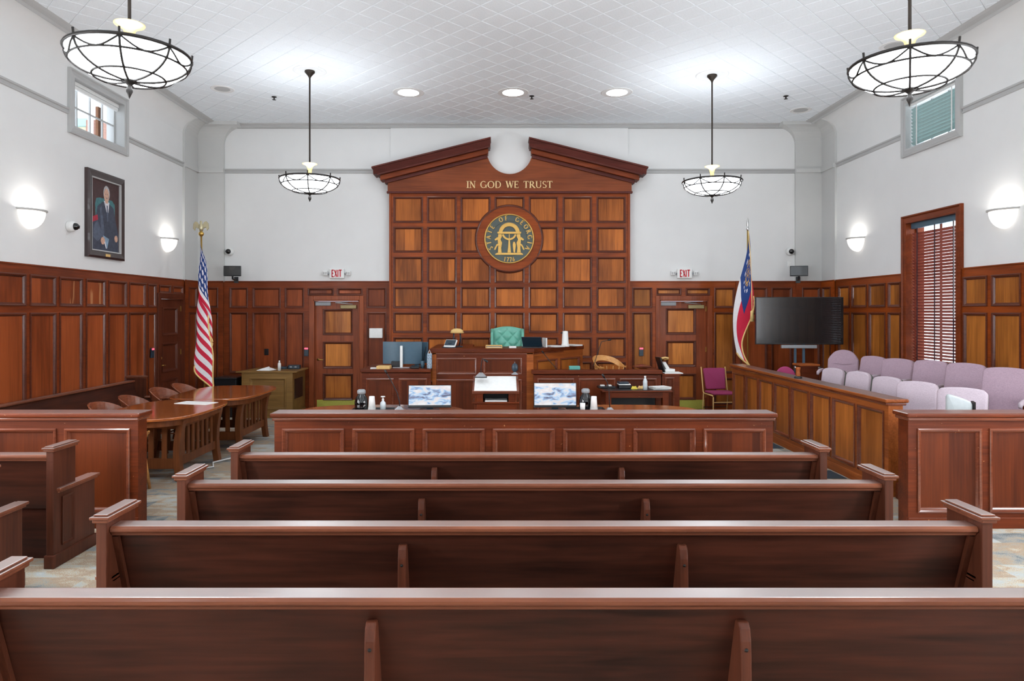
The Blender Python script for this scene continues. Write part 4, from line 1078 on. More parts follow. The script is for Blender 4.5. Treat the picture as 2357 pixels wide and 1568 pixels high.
# ================================================================== the bar and the jury rail
def rail_section(name, label, cat, loc, rz, x0, x1, panels, zc, thick=.15, frame='wood_bar', field='wood_bar_field', mould='wood_bar_mould', zt=.04, base=True):
    r = thing(name, label, cat, loc, rz)
    panelling(r, x0, x1, 0, zc - zt, panels, .022, frame, field, mould, name='front_frame')
    mb().box(x0, x1, 0, thick - .02, 0, zc - zt).build('body', frame, r)
    mb().box(x0 - .015, x1 + .015, -.05, thick + .012, zc - zt - .03, zc - zt).build('cap_moulding', mould, r, bevel=.01)
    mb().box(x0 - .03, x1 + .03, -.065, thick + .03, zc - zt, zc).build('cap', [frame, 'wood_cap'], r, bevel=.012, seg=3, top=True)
    if base: mb().box(x0 - .004, x1 + .004, -.032, 0, 0, .10).build('base_board', frame, r, bevel=.006)
    return r
Yr, ZT = 6.15, 1.04
pz0, pz1 = .157, .885
px7 = [(-1.926 + .63 * i, -1.396 + .63 * i) for i in range(7)]
rail_section('bar_rail', 'long central bar rail with seven panels behind the front bench', 'bar rail', (0, Yr, 0), 0, -2.01, 2.465, [(a, b_, pz0, pz1) for a, b_ in px7], ZT)
pl = [(-3.88 - .66 * i, -3.32 - .66 * i) for i in range(4)][::-1]
rail_section('bar_rail', 'bar rail on the left in front of the long conference tables', 'bar rail', (0, Yr, 0), 0, XL + .03, -3.234, [(a, b_, pz0, pz1) for a, b_ in pl], ZT)
pr_ = [(3.775 + .645 * i, 4.325 + .645 * i) for i in range(4)]
rail_section('bar_rail', 'bar rail at the right edge in front of the jury seats', 'bar rail', (0, Yr, 0), 0, 3.68, XR - .03, [(a, b_, pz0, pz1) for a, b_ in pr_], ZT, frame='wood_bar')
jp = [(-7.77 - .588 * i, -7.26 - .588 * i) for i in range(8)][::-1]
rail_section('jury_rail', 'long orange brown jury rail with eight panels running to the flag', 'jury rail', (4.12, 0, 0), -PI / 2, -11.96, -7.17, [(a, b_, .17, .88) for a, b_ in jp], 1.03, frame='wood_jury', field='wood_jury_field')
# raised floors under the jury seats
for nm, b6 in (('jury_platform', (4.32, 5.22, 6.38, 12.06, 0, .17)), ('jury_platform', (5.22, 6.34, 6.75, 11.35, 0, .34)), ('jury_platform', (5.22, 6.34, 11.35, 12.06, 0, .17))):
    tag(mb().box(*b6).build(nm, 'carpet'), kind='structure')
st = mb().box(4.14, 4.318, 6.40, 7.12, 0, .17).build('jury_step', 'wood_bar', bevel=.01); tag(st, kind='structure')
# ================================================================== pews
def make_pew(label, L, loc, rz=0, supports=True, ends=(True, True), group='wooden pews'):
    r = thing('pew', label, 'bench', loc, rz, group); h = L / 2
    i0, i1 = -h + (.055 if ends[0] else 0), h - (.055 if ends[1] else 0)
    mb().prism([(.068, .82), (.096, .82), (.225, .40), (.195, .40)], i0, i1, 'YZ').build('backrest', 'wood_pew', r)
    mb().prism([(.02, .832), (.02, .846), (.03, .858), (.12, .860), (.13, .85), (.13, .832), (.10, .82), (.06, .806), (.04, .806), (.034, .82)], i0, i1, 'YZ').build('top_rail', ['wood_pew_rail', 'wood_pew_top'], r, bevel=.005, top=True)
    mb().box(i0, i1, .19, .57, .405, .44).build('seat', 'wood_pew', r, bevel=.012)
    mb().box(i0, i1, .22, .245, .0, .40).build('kick_board', 'wood_pew', r)
    for s, on in ((-1, ends[0]), (1, ends[1])):
        if not on: continue
        a, b_ = (s * h, s * (h - .055)); a, b_ = min(a, b_), max(a, b_)
        e = mb().prism([(0, 0), (.53, 0), (.53, .575), (.272, .575), (.272, .885), (0, .885)], a, b_, 'YZ').build('end_panel', 'wood_pew_end', r, bevel=.004)
        m = MB(); m.box(a - .022, b_ + .022, -.025, .295, .902, .918); m.box(a - .012, b_ + .012, -.015, .285, .885, .902); m.box(a - .008, b_ + .008, -.01, .28, .918, .928)
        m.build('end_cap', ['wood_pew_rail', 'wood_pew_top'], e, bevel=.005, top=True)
        o1, o2 = (.03, 0) if s < 0 else (0, .03)
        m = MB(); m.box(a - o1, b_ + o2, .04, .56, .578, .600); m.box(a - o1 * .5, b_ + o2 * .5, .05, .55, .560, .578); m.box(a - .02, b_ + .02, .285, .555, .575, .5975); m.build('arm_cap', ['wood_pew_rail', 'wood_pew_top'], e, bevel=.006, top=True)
        m = MB(); m.box(a - .012, b_ + .012, -.012, .545, 0, .10); m.build('plinth', 'wood_pew_end', e, bevel=.006)
        xo = s * (h + .001)
        m = MB().ring(rect(.10, .24, .15, .52), [(.0, 0), (.004, -.008), (-.012, -.004), (-.016, 0)])
        m.v = [(xo - s * v[1] * -1 if s < 0 else xo - v[1], v[0], v[2]) for v in m.v]
        m.build('side_moulding', 'wood_pew_end', e)
        xi = (s * (h - .055), s * (h - .085)); m = MB().prism([(.045, .80), (.068, .80), (.195, .40), (.17, .40)], min(xi), max(xi), 'YZ'); m.build('cleat', 'wood_pew_end', r)
    if supports:
        for x in (-.722, .712):
            s_ = mb().prism([(-.01, 0), (.24, 0), (.205, .37), (.098, .735), (.085, .752), (.055, .755), (.035, .735), (.025, .69)], x - .021, x + .021, 'YZ').build('support', 'wood_pew_end', r, bevel=.006)
            m = MB().lathe([(.001, .006), (.006, .004), (.008, 0)], 8); m.v = [(x + v[0], .022 - v[2], .66 + v[1]) for v in m.v]; m.build('bolt', 'dark_iron', s_)
    return r
nms = ['nearest long wooden pew across the bottom of the picture', 'second long wooden pew counted from the bottom of the picture', 'third long wooden pew counted from the bottom of the picture', 'long wooden pew directly behind the central bar rail']
for k in range(4): make_pew(nms[k], 4.52, (.232, 2.574 + .865 * k, 0))
make_pew('short wooden pew at the left, behind the left bar rail', 2.5, (-4.62, 2.574 + .865 * 3, 0), supports=False, ends=(False, True))
make_pew('short wooden pew cut off by the left picture edge', 2.5, (-4.62, 2.574 + .865 * 2, 0), supports=False, ends=(False, True))
make_pew('long wooden bench standing along the left wall behind the conference tables', 4.55, (XL + .035, 8.62, 0), -PI / 2, supports=False)

# ================================================================== tables
def boat(a, b_, n=3.2, k=44):
    P = []
    for i in range(k):
        t = 2 * PI * i / k; c, s = math.cos(t), math.sin(t)
        P.append((a * math.copysign(abs(c) ** (2 / n), c), b_ * math.copysign(abs(s) ** (2 / n), s)))
    return P
def make_table(label, loc, rz, a, b_, lx, ly, n=3.2):
    r = thing('conference_table', label, 'table', loc, rz, 'boat shaped conference tables')
    mb().prism(boat(a, b_, n), .728, .76, 'XY').build('table_top', 'wood_table', r, bevel=.008)
    P = boat(a - .07, b_ - .07, n); Q = boat(a - .09, b_ - .09, n); m = MB(); k = len(P)
    m.add([(x, y, .728) for x, y in P] + [(x, y, .655) for x, y in P] + [(x, y, .655) for x, y in Q], [(i, (i + 1) % k, k + (i + 1) % k, k + i) for i in range(k)] + [(k + i, k + (i + 1) % k, 2 * k + (i + 1) % k, 2 * k + i) for i in range(k)])
    m.build('apron', 'wood_table_leg', r)
    def leg(sx, sy):
        # flared leg: curves outward at top and foot
        zs = [(.70, .10), (.6, .06), (.45, .015), (.3, .0), (.15, .02), (.05, .05), (0, .065)]
        pl_ = [(sx * (lx - .02 + o * .5), z) for z, o in zs] + [(sx * (lx - .095 + o * .5), z) for z, o in zs[::-1]]
        mb().prism(pl_, sy * ly - .045, sy * ly + .045).build('leg', 'wood_table_leg', r, bevel=.006)
    for sx in (-1, 1):
        for sy in (-1, 1): leg(sx, sy)
    xs = lx - .055
    for s in (-1, 1):
        mb().box(s * xs - .015, s * xs + .015, -ly, ly, .17, .27).build('side_stretcher', 'wood_table_leg', r)
        mb().box(s * xs - .012, s * xs + .012, -ly, ly, .60, .655).build('side_rail', 'wood_table_leg', r)
        nsl = 7
        for i in range(nsl):
            y = -ly + 2 * ly * (i + 1) / (nsl + 1); mb().box(s * xs - .008, s * xs + .008, y - .03, y + .03, .27, .60).build('slat', 'wood_table_leg', r)
        mb().box(-xs, xs, s * ly - .015, s * ly + .015, .14, .26).build('end_stretcher', 'wood_table_leg', r)
        mb().box(-xs, xs, s * ly - .012, s * ly + .012, .60, .655).build('end_rail', 'wood_table_leg', r)
        for i in range(4):
            x = -xs + 2 * xs * (i + 1) / 5; mb().box(x - .03, x + .03, s * ly - .008, s * ly + .008, .26, .60).build('slat', 'wood_table_leg', r)
    return r
make_table('boat shaped conference table nearest the left bar rail, paper on top', (-4.07, 8.37, 0), 0, .575, .87, .44, .52)
make_table('boat shaped conference table beside the striped flag', (-4.04, 10.125, 0), 0, .60, .87, .44, .52, 3.6)
make_table('counsel table left of the lectern with carafe and monitor', (-1.40, 7.95, 0), PI / 2, .77, 1.02, .55, .7, 2.9)
make_table('counsel table right of the lectern with carafe and monitor', (1.46, 7.95, 0), PI / 2, .77, 1.0, .55, .7, 2.9)

# ================================================================== chairs (local -y is the way the sitter looks)
def captain_chair(label, loc, rz, mat='wood_chair', group=None, lift=.02):
    r = thing('captain_chair', label, 'chair', loc, rz, group)
    mb().prism(boat(.235, .225, 3.4, 28), .42, .455, 'XY').build('seat', mat, r, bevel=.012)
    n = 22; pts = []
    for i in range(n + 1):
        th = math.radians(-118 + 236 * i / n); f = abs(th) / math.radians(118)
        lean = .05 * (1 - f)
        R = .27; x, y = R * math.sin(th), R * math.cos(th) * .92 + .0
        zt = .655 + .175 * max(0, 1 - (f / .78) ** 2.2) if f < .78 else .655
        zb = .625 + lift * max(0, 1 - (f / .62) ** 2)
        for rr, z, l in ((R, zb, 0), (R + .022, zb, 0), (R + .022 + lean, zt, 0), (R + lean, zt, 0)):
            pts.append((rr * math.sin(th), rr * math.cos(th) * .95, z))
    fs = []
    for i in range(n):
        for k in range(4): fs.append((i * 4 + k, i * 4 + (k + 1) % 4, (i + 1) * 4 + (k + 1) % 4, (i + 1) * 4 + k))
    fs += [(3, 2, 1, 0), tuple(n * 4 + k for k in range(4))]
    mb().add(pts, fs).build('crest_rail', mat, r, smooth=False, bevel=.006)
    for i in range(9):
        th = math.radians(-100 + 200 * i / 8)
        mb().tube([(.215 * math.sin(th), .205 * math.cos(th), .45), (.278 * math.sin(th), .278 * math.cos(th) * .95, .635)], [.012, .010], 6).build('spindle', mat, r, smooth=True)
    for sx in (-1, 1):
        for sy in (-1, 1): mb().tube([(sx * .17, sy * .16, .425), (sx * .215, sy * .21, 0)], [.024, .017], 8).build('leg', mat, r, smooth=True)
        mb().tube([(sx * .195, -.19, .19), (sx * .195, .19, .19)], .011, 6).build('stretcher', mat, r)
    mb().tube([(-.195, 0, .19), (.195, 0, .19)], .011, 6).build('stretcher', mat, r)
    return r
g_ = 'curved wooden chairs along the conference tables'
cc = captain_chair('curved wooden chair nearest the left bar rail, first of four along the wall bench', (wx(232, 8.42) + .20, 8.42, 0), PI / 2, group=g_)
dup(cc, (wx(297, 9.12) + .20, 9.14, 0), PI / 2 + .1, 'curved wooden chair, second of four from the left bar rail')
dup(cc, (wx(366, 10.05) + .20, 10.05, 0), PI / 2 - .05, 'curved wooden chair, third of four from the left bar rail')
dup(cc, (wx(415, 10.66) + .20, 10.66, 0), PI / 2 + .05, 'curved wooden chair nearest the striped flag')
captain_chair('light wooden chair half hidden behind the left bar rail end', (-4.05, 7.30, 0), PI, 'wood_oak', g_)
captain_chair('golden oak witness chair with spindle back', (wx(1405, 11.95), 11.95, .34), .55, 'wood_oak', None, .11)

def cushion_poly(w_, h, bow=.03, n=10, taper=0, rc=.05):
    P = [(-w_ / 2 + taper, 0), (w_ / 2 - taper, 0)]
    top = []
    for i in range(n + 1):
        x = w_ / 2 - w_ * i / n
        e = max(0, abs(x) - (w_ / 2 - rc)) / rc
        top.append((x, h - bow * (2 * x / w_) ** 2 - rc * .55 * e ** 2))
    return P + top
def jury_chair(label, loc, rz, mat='mauve', h=.50, w_=.50, rounded=False, z0=0):
    r = thing('jury_chair', label, 'chair', loc, rz, 'mauve upholstered jury chairs')
    bk_ = MB().prism(cushion_poly(w_, h, .10 if rounded else .025, 12, .0, .12 if rounded else .05), -.045, .035)
    R_ = Matrix.Translation((0, .22, .46)) @ Matrix.Rotation(math.radians(-12), 4, 'X'); bk_.v = [tuple(R_ @ Vector(v)) for v in bk_.v]
    bk_.build('backrest', mat, r, bevel=.026, seg=3, smooth=True)
    sh = MB().prism(cushion_poly(w_ - .006, h - .004, .10 if rounded else .025, 12, .0, .12 if rounded else .05), .03, .075)
    sh.v = [tuple(R_ @ Vector(v)) for v in sh.v]; sh.build('back_shell', 'mauve_edge', r, bevel=.01)
    if rounded:
        m = MB().tube([(-.13, -.05, .30), (0, -.055, .285), (.13, -.05, .30)], .006, 6); m.v = [tuple(R_ @ Vector(v)) for v in m.v]; m.build('seam', 'mauve', r)
    mb().box(-.25, .25, -.26, .22, .40, .485).build('seat', mat, r, bevel=.03, seg=3, smooth=True)
    for s in (-1, 1):
        x = s * .272
        m = MB().tube([(x, .20, .62), (x, .08, .655), (x, -.10, .655), (x, -.20, .635), (x, -.225, .60)], [.022, .028, .028, .026, .018], 8); m.build('armrest', 'mauve_pale', r, smooth=True)
        mb().tube([(x, -.10, .64), (x, -.08, .42), (s * .2, -.02, .38)], .016, 6).build('arm_post', 'wood_bar', r)
    mb().tube([(0, 0, .40), (0, 0, .09)], .035, 10).build('pedestal', 'black_plastic', r)
    for k in range(5):
        a = 2 * PI * k / 5; mb().tube([(0, 0, .09), (.25 * math.cos(a), .25 * math.sin(a), .03)], [.028, .018], 6).build('foot', 'wood_bar', r)
    return r
def jury_at(px_, py_, Xb, z0, ang, label, **kw):
    """back of the chair at room x Xb under photograph column px_"""
    Y = Xb / (px_ - CX) * F
    a = math.radians(ang); fx, fy = math.sin(a), -math.cos(a)
    top = wz(py_, Y); h = kw.pop('h', None) or (top - z0 - .46) / .978 + .01
    return jury_chair(label, (Xb + .18 * fx, Y + .18 * fy, z0), a, h=h, **kw)
bkx, frx = 5.62, 4.80
jury_at(1938, 808, 5.58, .34, -38, 'tall round topped mauve chair in the corner under the television', rounded=True, w_=.46)
for px_, py_, an, wd_, lb in ((1999, 822, -64, .40, 'mauve chair in the back jury row, next to the tall round topped chair'), (2057, 828, -58, .44, 'mauve chair in the back jury row, left of the tall window blind'), (2131, 832, -60, .43, 'mauve chair in the back jury row, under the left half of the tall blind'),
                              (2212, 839, -58, .44, 'mauve chair in the back jury row, under the right edge of the tall window'), (2310, 850, -54, .48, 'largest mauve chair at the right picture edge, back jury row')):
    jury_at(px_, py_, bkx, .34, an, lb, w_=wd_)
for px_, py_, an, wd_, lb in ((1907, 850, -58, .33, 'pale chair in the front jury row, farthest from the camera'), (1964, 858, -58, .33, 'pale chair in the front jury row, second from the far end'), (2029, 870, -60, .36, 'pale chair in the front jury row, middle one partly behind the jury rail'),
                              (2104, 882, -46, .43, 'pale chair in the front jury row, just above the near end of the jury rail'), (2210, 897, -42, .45, 'pale chair in the front jury row, nearest the right bar rail')):
    jury_at(px_, py_, frx, .17, an, lb, w_=wd_, mat='mauve_pale')
e_ = thing('folded_chair', 'small pale grey padded chair seen edge on just above the right bar rail', 'chair', (wx(2212, 6.6), 6.60, .17), math.radians(-25))
m = MB().prism(cushion_poly(.22, .45, .01, 10, 0, .025), -.035, .035); m.v = [(v[0], v[1] + .1, v[2] + .49 - v[0] * .35) for v in m.v]; m.build('backrest', 'pale_pad', e_, bevel=.02, seg=3, smooth=True)
mb().box(-.14, .14, -.2, .12, .40, .47).build('seat', 'pale_pad', e_, bevel=.02, seg=3, smooth=True)
mb().box(.11, .13, .06, .18, .47, .90).build('side_strip', 'dark_iron', e_)
for sx in (-1, 1):
    for sy in (-1, 1): mb().tube([(sx * .12, sy * .1 - .03, .42), (sx * .14, sy * .13 - .03, 0)], .012, 6).build('leg', 'steel', e_)

# burgundy chairs
bc = thing('stacking_chair', 'burgundy stacking chair with pale metal frame beside the right door', 'chair', (wx(1658, 12.6), 12.62, 0), .10)
m = MB().prism(cushion_poly(.42, .40, .0, 8, .02, .02), -.03, .02); R_ = Matrix.Translation((0, .20, .49)) @ Matrix.Rotation(math.radians(-12), 4, 'X'); m.v = [tuple(R_ @ Vector(v)) for v in m.v]
m.build('backrest', 'burgundy', bc, bevel=.015, smooth=True)
mb().box(-.23, .23, -.25, .17, .43, .475).build('seat', 'burgundy', bc, bevel=.02, seg=3, smooth=True)
for s in (-1, 1):
    mb().tube([(s * .235, .31, .90), (s * .235, .21, .45), (s * .235, .18, .42), (s * .235, -.22, .42), (s * .235, -.25, .39), (s * .235, -.25, 0)], .012, 8).build('side_frame', 'manila', bc, smooth=True)
    mb().tube([(s * .235, .19, .42), (s * .235, .24, 0)], .012, 8).build('leg', 'manila', bc, smooth=True)
mb().tube([(-.235, -.25, .30), (.235, -.25, .30)], .009, 6).build('stretcher', 'manila', bc); mb().tube([(-.235, .235, .15), (.235, .235, .15)], .009, 6).build('stretcher', 'dark_iron', bc)
rc = thing('round_back_chair', 'burgundy chair with rounded back behind the jury rail near the flag', 'chair', (wx(1802, 11.2), 10.98, .17), -.2)
m = MB().prism([(-.17, 0), (.17, 0)] + [(.17 * math.cos(PI * i / 14) if True else 0, .20 + .22 * math.sin(PI * i / 14)) for i in range(15)], -.03, .03)
R_ = Matrix.Translation((0, .2, .46)) @ Matrix.Rotation(math.radians(-10), 4, 'X'); m.v = [tuple(R_ @ Vector(v)) for v in m.v]; m.build('backrest', 'burgundy', rc, bevel=.02, seg=3, smooth=True)
mb().box(-.22, .22, -.22, .2, .41, .47).build('seat', 'burgundy', rc, bevel=.025, seg=3, smooth=True)
mb().tube([(0, .2, .55), (0, .22, .36), (0, 0, .36), (0, 0, .06)], .022, 8).build('post', 'black_plastic', rc)
for k in range(5): a = 2 * PI * k / 5; mb().tube([(0, 0, .07), (.24 * math.cos(a), .24 * math.sin(a), .02)], .016, 6).build('foot', 'black_plastic', rc)

# judge's tufted chair
jc = thing('judge_chair', 'mint green tufted leather high back chair at the judge bench', 'chair', (wx(1168, 12.5), 12.45, .46), 0)
CW, CH0, CH1 = .50, .45, 1.215
def tuft(u_, v_):
    x = (u_ - .5) * CW; z = CH0 + (CH1 - CH0 - .02 - .10 * (2 * (u_ - .5)) ** 2) * v_
    a, b2 = (x / .105 + z / .115) * PI / 1, (x / .105 - z / .115) * PI / 1
    edge = min(1, min(u_, 1 - u_) * 9) * min(1, (1 - v_) * 5)
    f = (abs(math.sin(a / 2)) * abs(math.sin(b2 / 2))) ** .55
    return (x, .20 + .14 * v_ - .05 - .045 * f * edge - .03 * (1 - edge), z)
mb().grid(tuft, 64, 72).build('tufted_back', 'green_leather', jc, smooth=True)
for j in range(0, 8):
    for i in range(-3, 4):
        if (i + j) % 2: continue
        x = i * .105; z = j * .115 + .0
        v_ = (z - CH0) / (CH1 - CH0)
        if abs(x) < CW / 2 - .03 and .1 < v_ < .86:
            m = MB().lathe([(.001, .012), (.010, .008), (.012, 0)], 10); yy = .20 + .14 * v_ - .048; m.v = [(x + v[0], yy - v[2], z + v[1]) for v in m.v]; m.build('button', 'green_button', jc, smooth=True)
P = [(-CW / 2 - .06, CH0 - .1), (CW / 2 + .06, CH0 - .1)] + [(x, 1.155 + .055 * math.cos(PI * x / .62)) for x in [(.31 - .62 * i / 14) for i in range(15)]]
m = MB().prism(P, 0, .06); m.v = [(v[0], v[1] + .17 + .14 * (v[2] - CH0) / (CH1 - CH0), v[2]) for v in m.v]; m.build('back_shell', 'green_leather', jc, bevel=.02, seg=3, smooth=True)
for s in (-1, 1):
    m = MB().prism([(.33, .70), (.30, 1.0), (.335, 1.165), (.26, 1.17), (.16, 1.10), (.12, .95), (.10, .70)], s * .255, s * .31, 'YZ'); m.build('wing', 'green_leather', jc, bevel=.02, seg=3, smooth=True)
    m = MB().box(s * .27 - .04, s * .27 + .04, -.22, .22, .45, .66); m.build('arm', 'green_leather', jc, bevel=.03, seg=3, smooth=True)
mb().box(-.25, .25, -.26, .2, .36, .48).build('seat', 'green_leather', jc, bevel=.03, seg=3, smooth=True)
mb().tube([(0, 0, .37), (0, 0, .08)], .035, 10).build('pedestal', 'black_plastic', jc)
for k in range(5): a = 2 * PI * k / 5; mb().tube([(0, 0, .09), (.3 * math.cos(a), .3 * math.sin(a), .025)], [.03, .02], 6).build('foot', 'wood_bar', jc)
# ================================================================== lectern, television, flags, cabinet
LC = thing('lectern', 'wooden lectern with slanted top between the two counsel tables', 'lectern', (wx(1141, 8.3), 8.3, 0))
for s in (-1, 1):
    mb().prism([(0, 0), (.40, 0), (.40, 1.10), (0, .955)], s * .255, s * .235, 'YZ').build('side_panel', 'wood_bar', LC, bevel=.003)
mb().box(-.235, .235, .38, .40, 0, 1.08).build('back_panel', 'wood_bar', LC)
mb().box(-.235, .235, 0, .02, 0, .70).build('front_panel', 'wood_bar', LC)
mb().ring(rect(-.13, .10, .25, .665), [(.0, 0), (.004, -.012), (-.02, -.008), (-.024, 0)]).build('front_moulding', 'wood_bar_mould', LC)
mb().box(-.285, .285, -.03, .38, .83, .85).build('shelf', 'wood_bar', LC, bevel=.005)
mb().box(-.235, .235, -.005, .02, .70, .83).build('drawer_front', 'wood_bar', LC, bevel=.004)
for s in (-1, 1): mb().box(s * .235, s * .155, -.005, .02, .85, .955).build('shelf_cheek', 'wood_bar', LC)
mb().box(-.15, .15, .30, .32, .85, .96).build('shelf_back', 'black_plastic', LC)
m = MB().box(-.285, .285, -.03, .43, 0, .022); Rm = Matrix.Translation((0, 0, .965)) @ Matrix.Rotation(math.radians(20), 4, 'X'); m.v = [tuple(Rm @ Vector(v)) for v in m.v]; m.build('slanted_top', 'wood_bar_mould', LC, bevel=.006)
m = MB().box(-.285, .285, -.04, -.025, 0, .035); m.v = [tuple(Rm @ Vector(v)) for v in m.v]; m.build('ledge', 'wood_bar_mould', LC, bevel=.004)
lcx = wx(1141, 8.3)
def on_lectern(nm, label, cat, x0, x1, y0, y1, t, mat):
    r = MB().box(x0, x1, y0, y1, .0225, .0225 + t); r.v = [tuple(Rm @ Vector(v)) for v in r.v]; o = r.build(nm, mat, None, loc=(lcx, 8.3, 0)); return tag(o, label, cat)
on_lectern('desk_pad', 'white paper pad covering the slanted lectern top', 'paper', -.262, .255, -.015, .40, .004, 'white_paper')
o = mb().box(-.13, .14, 0.02, .26, 0, .012).build('papers', 'white_paper', None, loc=(lcx, 8.3, .8505)); tag(o, 'loose sheets of paper lying on the lectern shelf', 'paper')
# television
TV = thing('television', 'large black flat television on a wheeled stand in the right corner', 'television', (wx(1839, 11.8), 11.80, .17), -.04)
tw = 198 / F * 11.8 / 2; tz0, tz1 = wz(793, 11.8) - .17, wz(684, 11.8) - .17
mb().box(-tw, tw, -.03, .03, tz0, tz1).build('body', 'black_plastic', TV, bevel=.006)
mb().quad((-tw + .012, -.031, tz0 + .02), (tw - .012, -.031, tz0 + .02), (tw - .012, -.031, tz1 - .012), (-tw + .012, -.031, tz1 - .012)).build('display', 'screen_black', TV)
mb().box(-.31, .29, -.05, .01, tz0 - .065, tz0 - .008).build('sound_bar', 'grey_plastic', TV, bevel=.006)
for x in (-.06, .085): mb().box(x - .02, x + .02, .0, .03, .06, tz0 + .2).build('post', 'blue_grey', TV, bevel=.004)
mb().box(-.30, .30, -.18, .20, .05, .08).build('base', 'black_plastic', TV, bevel=.006)
for x in (-.27, .27):
    for y in (-.16, .18):
        m = MB().tube([(x - .012, y, .03), (x + .012, y, .03)], .03, 12); m.build('caster', 'black_plastic', TV)
SP = thing('small_lectern', 'small wooden stand with side knobs below the television', 'lectern', (wx(1856, 11.42), 11.42, .17))
mb().box(-.13, .15, -.10, .12, .02, .86).build('body', 'wood_bar', SP); mb().box(-.17, .17, -.14, .16, .875, .905).build('top', 'wood_jury', SP, bevel=.008); mb().box(-.15, .15, -.12, .14, .86, .875).build('top_moulding', 'wood_bar', SP)
mb().box(-.2, .2, -.16, .16, 0, .02).build('foot', 'wood_bar', SP)
for s in (-1, 1): mb().tube([(s * .13, -.05, .83), (s * .22, -.05, .845)], [.012, .02], 8).build('knob', 'steel', SP, smooth=True)
mt = thing('wood_trophy', 'small red wooden turned piece on a dark foot standing on the jury rail', 'ornament', (wx(1837, 9.4), 9.4, 1.03))
mb().lathe([(.001, 0), (.055, 0), (.05, .02), (.03, .03)], 16).build('foot', 'black_plastic', mt, smooth=True)
mb().lathe([(.03, .03), (.032, .06), (.025, .09), (.03, .12), (.034, .15), (.001, .155)], 14).build('stem', 'wood_jury', mt, smooth=True)

# flags: cloth gathered round a standing pole; a = distance down the hoist, b = distance out along the fly
def make_flag(name, label, loc, tilt, hoist, fly, zt, colour, mats, folds, top_kind, amp, sgn, fan=0, sag=0):
    r = thing(name, label, 'flag', loc, 0)
    r.rotation_euler = (0, tilt, 0)
    mb().lathe([(.001, 0), (.16, 0), (.165, .02), (.11, .04), (.045, .06), (.03, .10)], 24).build('base', 'brass', r, smooth=True)
    mb().tube([(0, 0, .05), (0, 0, zt)], .014, 10).build('pole', 'brass', r, smooth=True)
    nu, nv = 84, 96
    def P(a, b_):
        f = b_ / fly
        drop = a * .93 + .80 * b_ + sag * (1 - a / hoist) * f * f
        zz = zt - .06 - drop
        spread = min(1, .22 + drop / (hoist + .8 * fly) * 1.05)
        ph = f * folds * PI
        x = sgn * (.02 + amp * spread * (.5 - .5 * math.cos(ph)) * (1 - .12 * f)) - sgn * amp * .38 * spread
        y = -.03 - .05 * spread * (1 + math.sin(ph * .97 + a * 1.2)) * (.4 + f)
        x += .012 * math.sin(7 * a + 3 * f) + fan * (a / hoist - .5) * f
        return (x, y, zz)
    m = MB()
    vid = {}
    pts = [P(hoist * i / nv, fly * j / nu) for i in range(nv + 1) for j in range(nu + 1)]
    m.v = pts
    for i in range(nv):
        for j in range(nu):
            q = i * (nu + 1) + j
            m.f.append((q, q + 1, q + nu + 2, q + nu + 1)); m.mi.append(colour((i + .5) / nv, (j + .5) / nu))
    m.build('cloth', mats, r, smooth=True)
    ed = [P(hoist, fly * j / 40) for j in range(41)] + [P(hoist * (1 - i / 30), fly) for i in range(1, 31)]
    mb().tube([(x, y - .004, z) for x, y, z in ed], .013, 6).build('fringe', 'fringe', r)
    return r
def us_col(a, b_):
    if a < 7 / 13 and b_ < .40:
        i, j = a * 13 / 7 * 5, b_ / .40 * 6
        if math.hypot((i % 1 - .5), (j % 1 - .5)) < .30: return 1
        return 2
    return 0 if int(a * 13) % 2 == 0 else 1
fl_mats = ['flag_red', 'flag_white', 'flag_blue', 'gold']
uf = make_flag('standing_flag', 'red and white striped flag with white stars on blue, eagle on top', (-4.90, 11.42, 0), -.022, 1.40, 1.60, 3.22, us_col, fl_mats, 3.0, 'eagle', .30, 1)
def ga_col(a, b_):
    if a < .667 and b_ < .46:
        r_ = math.hypot((a - .33) * 1.22, (b_ - .23) * 1.8)
        if .13 < r_ < .19 or r_ < .07: return 3 if (int(a * 60) + int(b_ * 60)) % 3 else 2
        if .24 < r_ < .28 and int(math.degrees(math.atan2(a - .33, b_ - .23))) % 30 < 12: return 1
        return 2
    if b_ < .46: return 0
    return 1 if a < .42 else 0
gf = make_flag('standing_flag', 'red, white and blue flag with gold emblem beside the television', (wx(1721, 12.25), 12.25, 0), 0.0, 1.22, 1.75, 3.42, ga_col, fl_mats, 1.5, 'spear', .36, -1, .34, .75)
m = MB().lathe([(.012, 3.40), (.03, 3.43), (.012, 3.46), (.022, 3.50), (.016, 3.58), (.001, 3.64)], 12); m.build('spear_top', 'steel', gf, smooth=True)
mb().tube([(-.01, -.06, 3.38), (.005, -.12, 2.9), (.01, -.17, 2.3), (.015, -.17, 1.95)], .008, 6).build('cord', 'fringe', gf)
mb().lathe([(.004, 0), (.03, -.02), (.028, -.06), (.04, -.2), (.001, -.2)], 10, (.015, -.17, 1.97)).build('tassel', 'fringe', gf, smooth=True)
mb().lathe([(.012, 3.2), (.04, 3.23), (.045, 3.26), (.02, 3.29), (.001, 3.3)], 14).build('ball', 'brass', uf, smooth=True)
eb = MB().lathe([(.001, 3.28), (.03, 3.30), (.04, 3.34), (.035, 3.39), (.018, 3.42), (.022, 3.44), (.014, 3.465), (.001, 3.47)], 12); eb.build('eagle_body', 'eagle', uf, smooth=True)
for s in (-1, 1):
    mb().prism([(s * .02, 3.38), (s * .05, 3.44), (s * .09, 3.46), (s * .125, 3.42), (s * .13, 3.34), (s * .10, 3.30), (s * .085, 3.36), (s * .05, 3.34)], -.012, .012).build('eagle_wing', 'eagle', uf, bevel=.004)

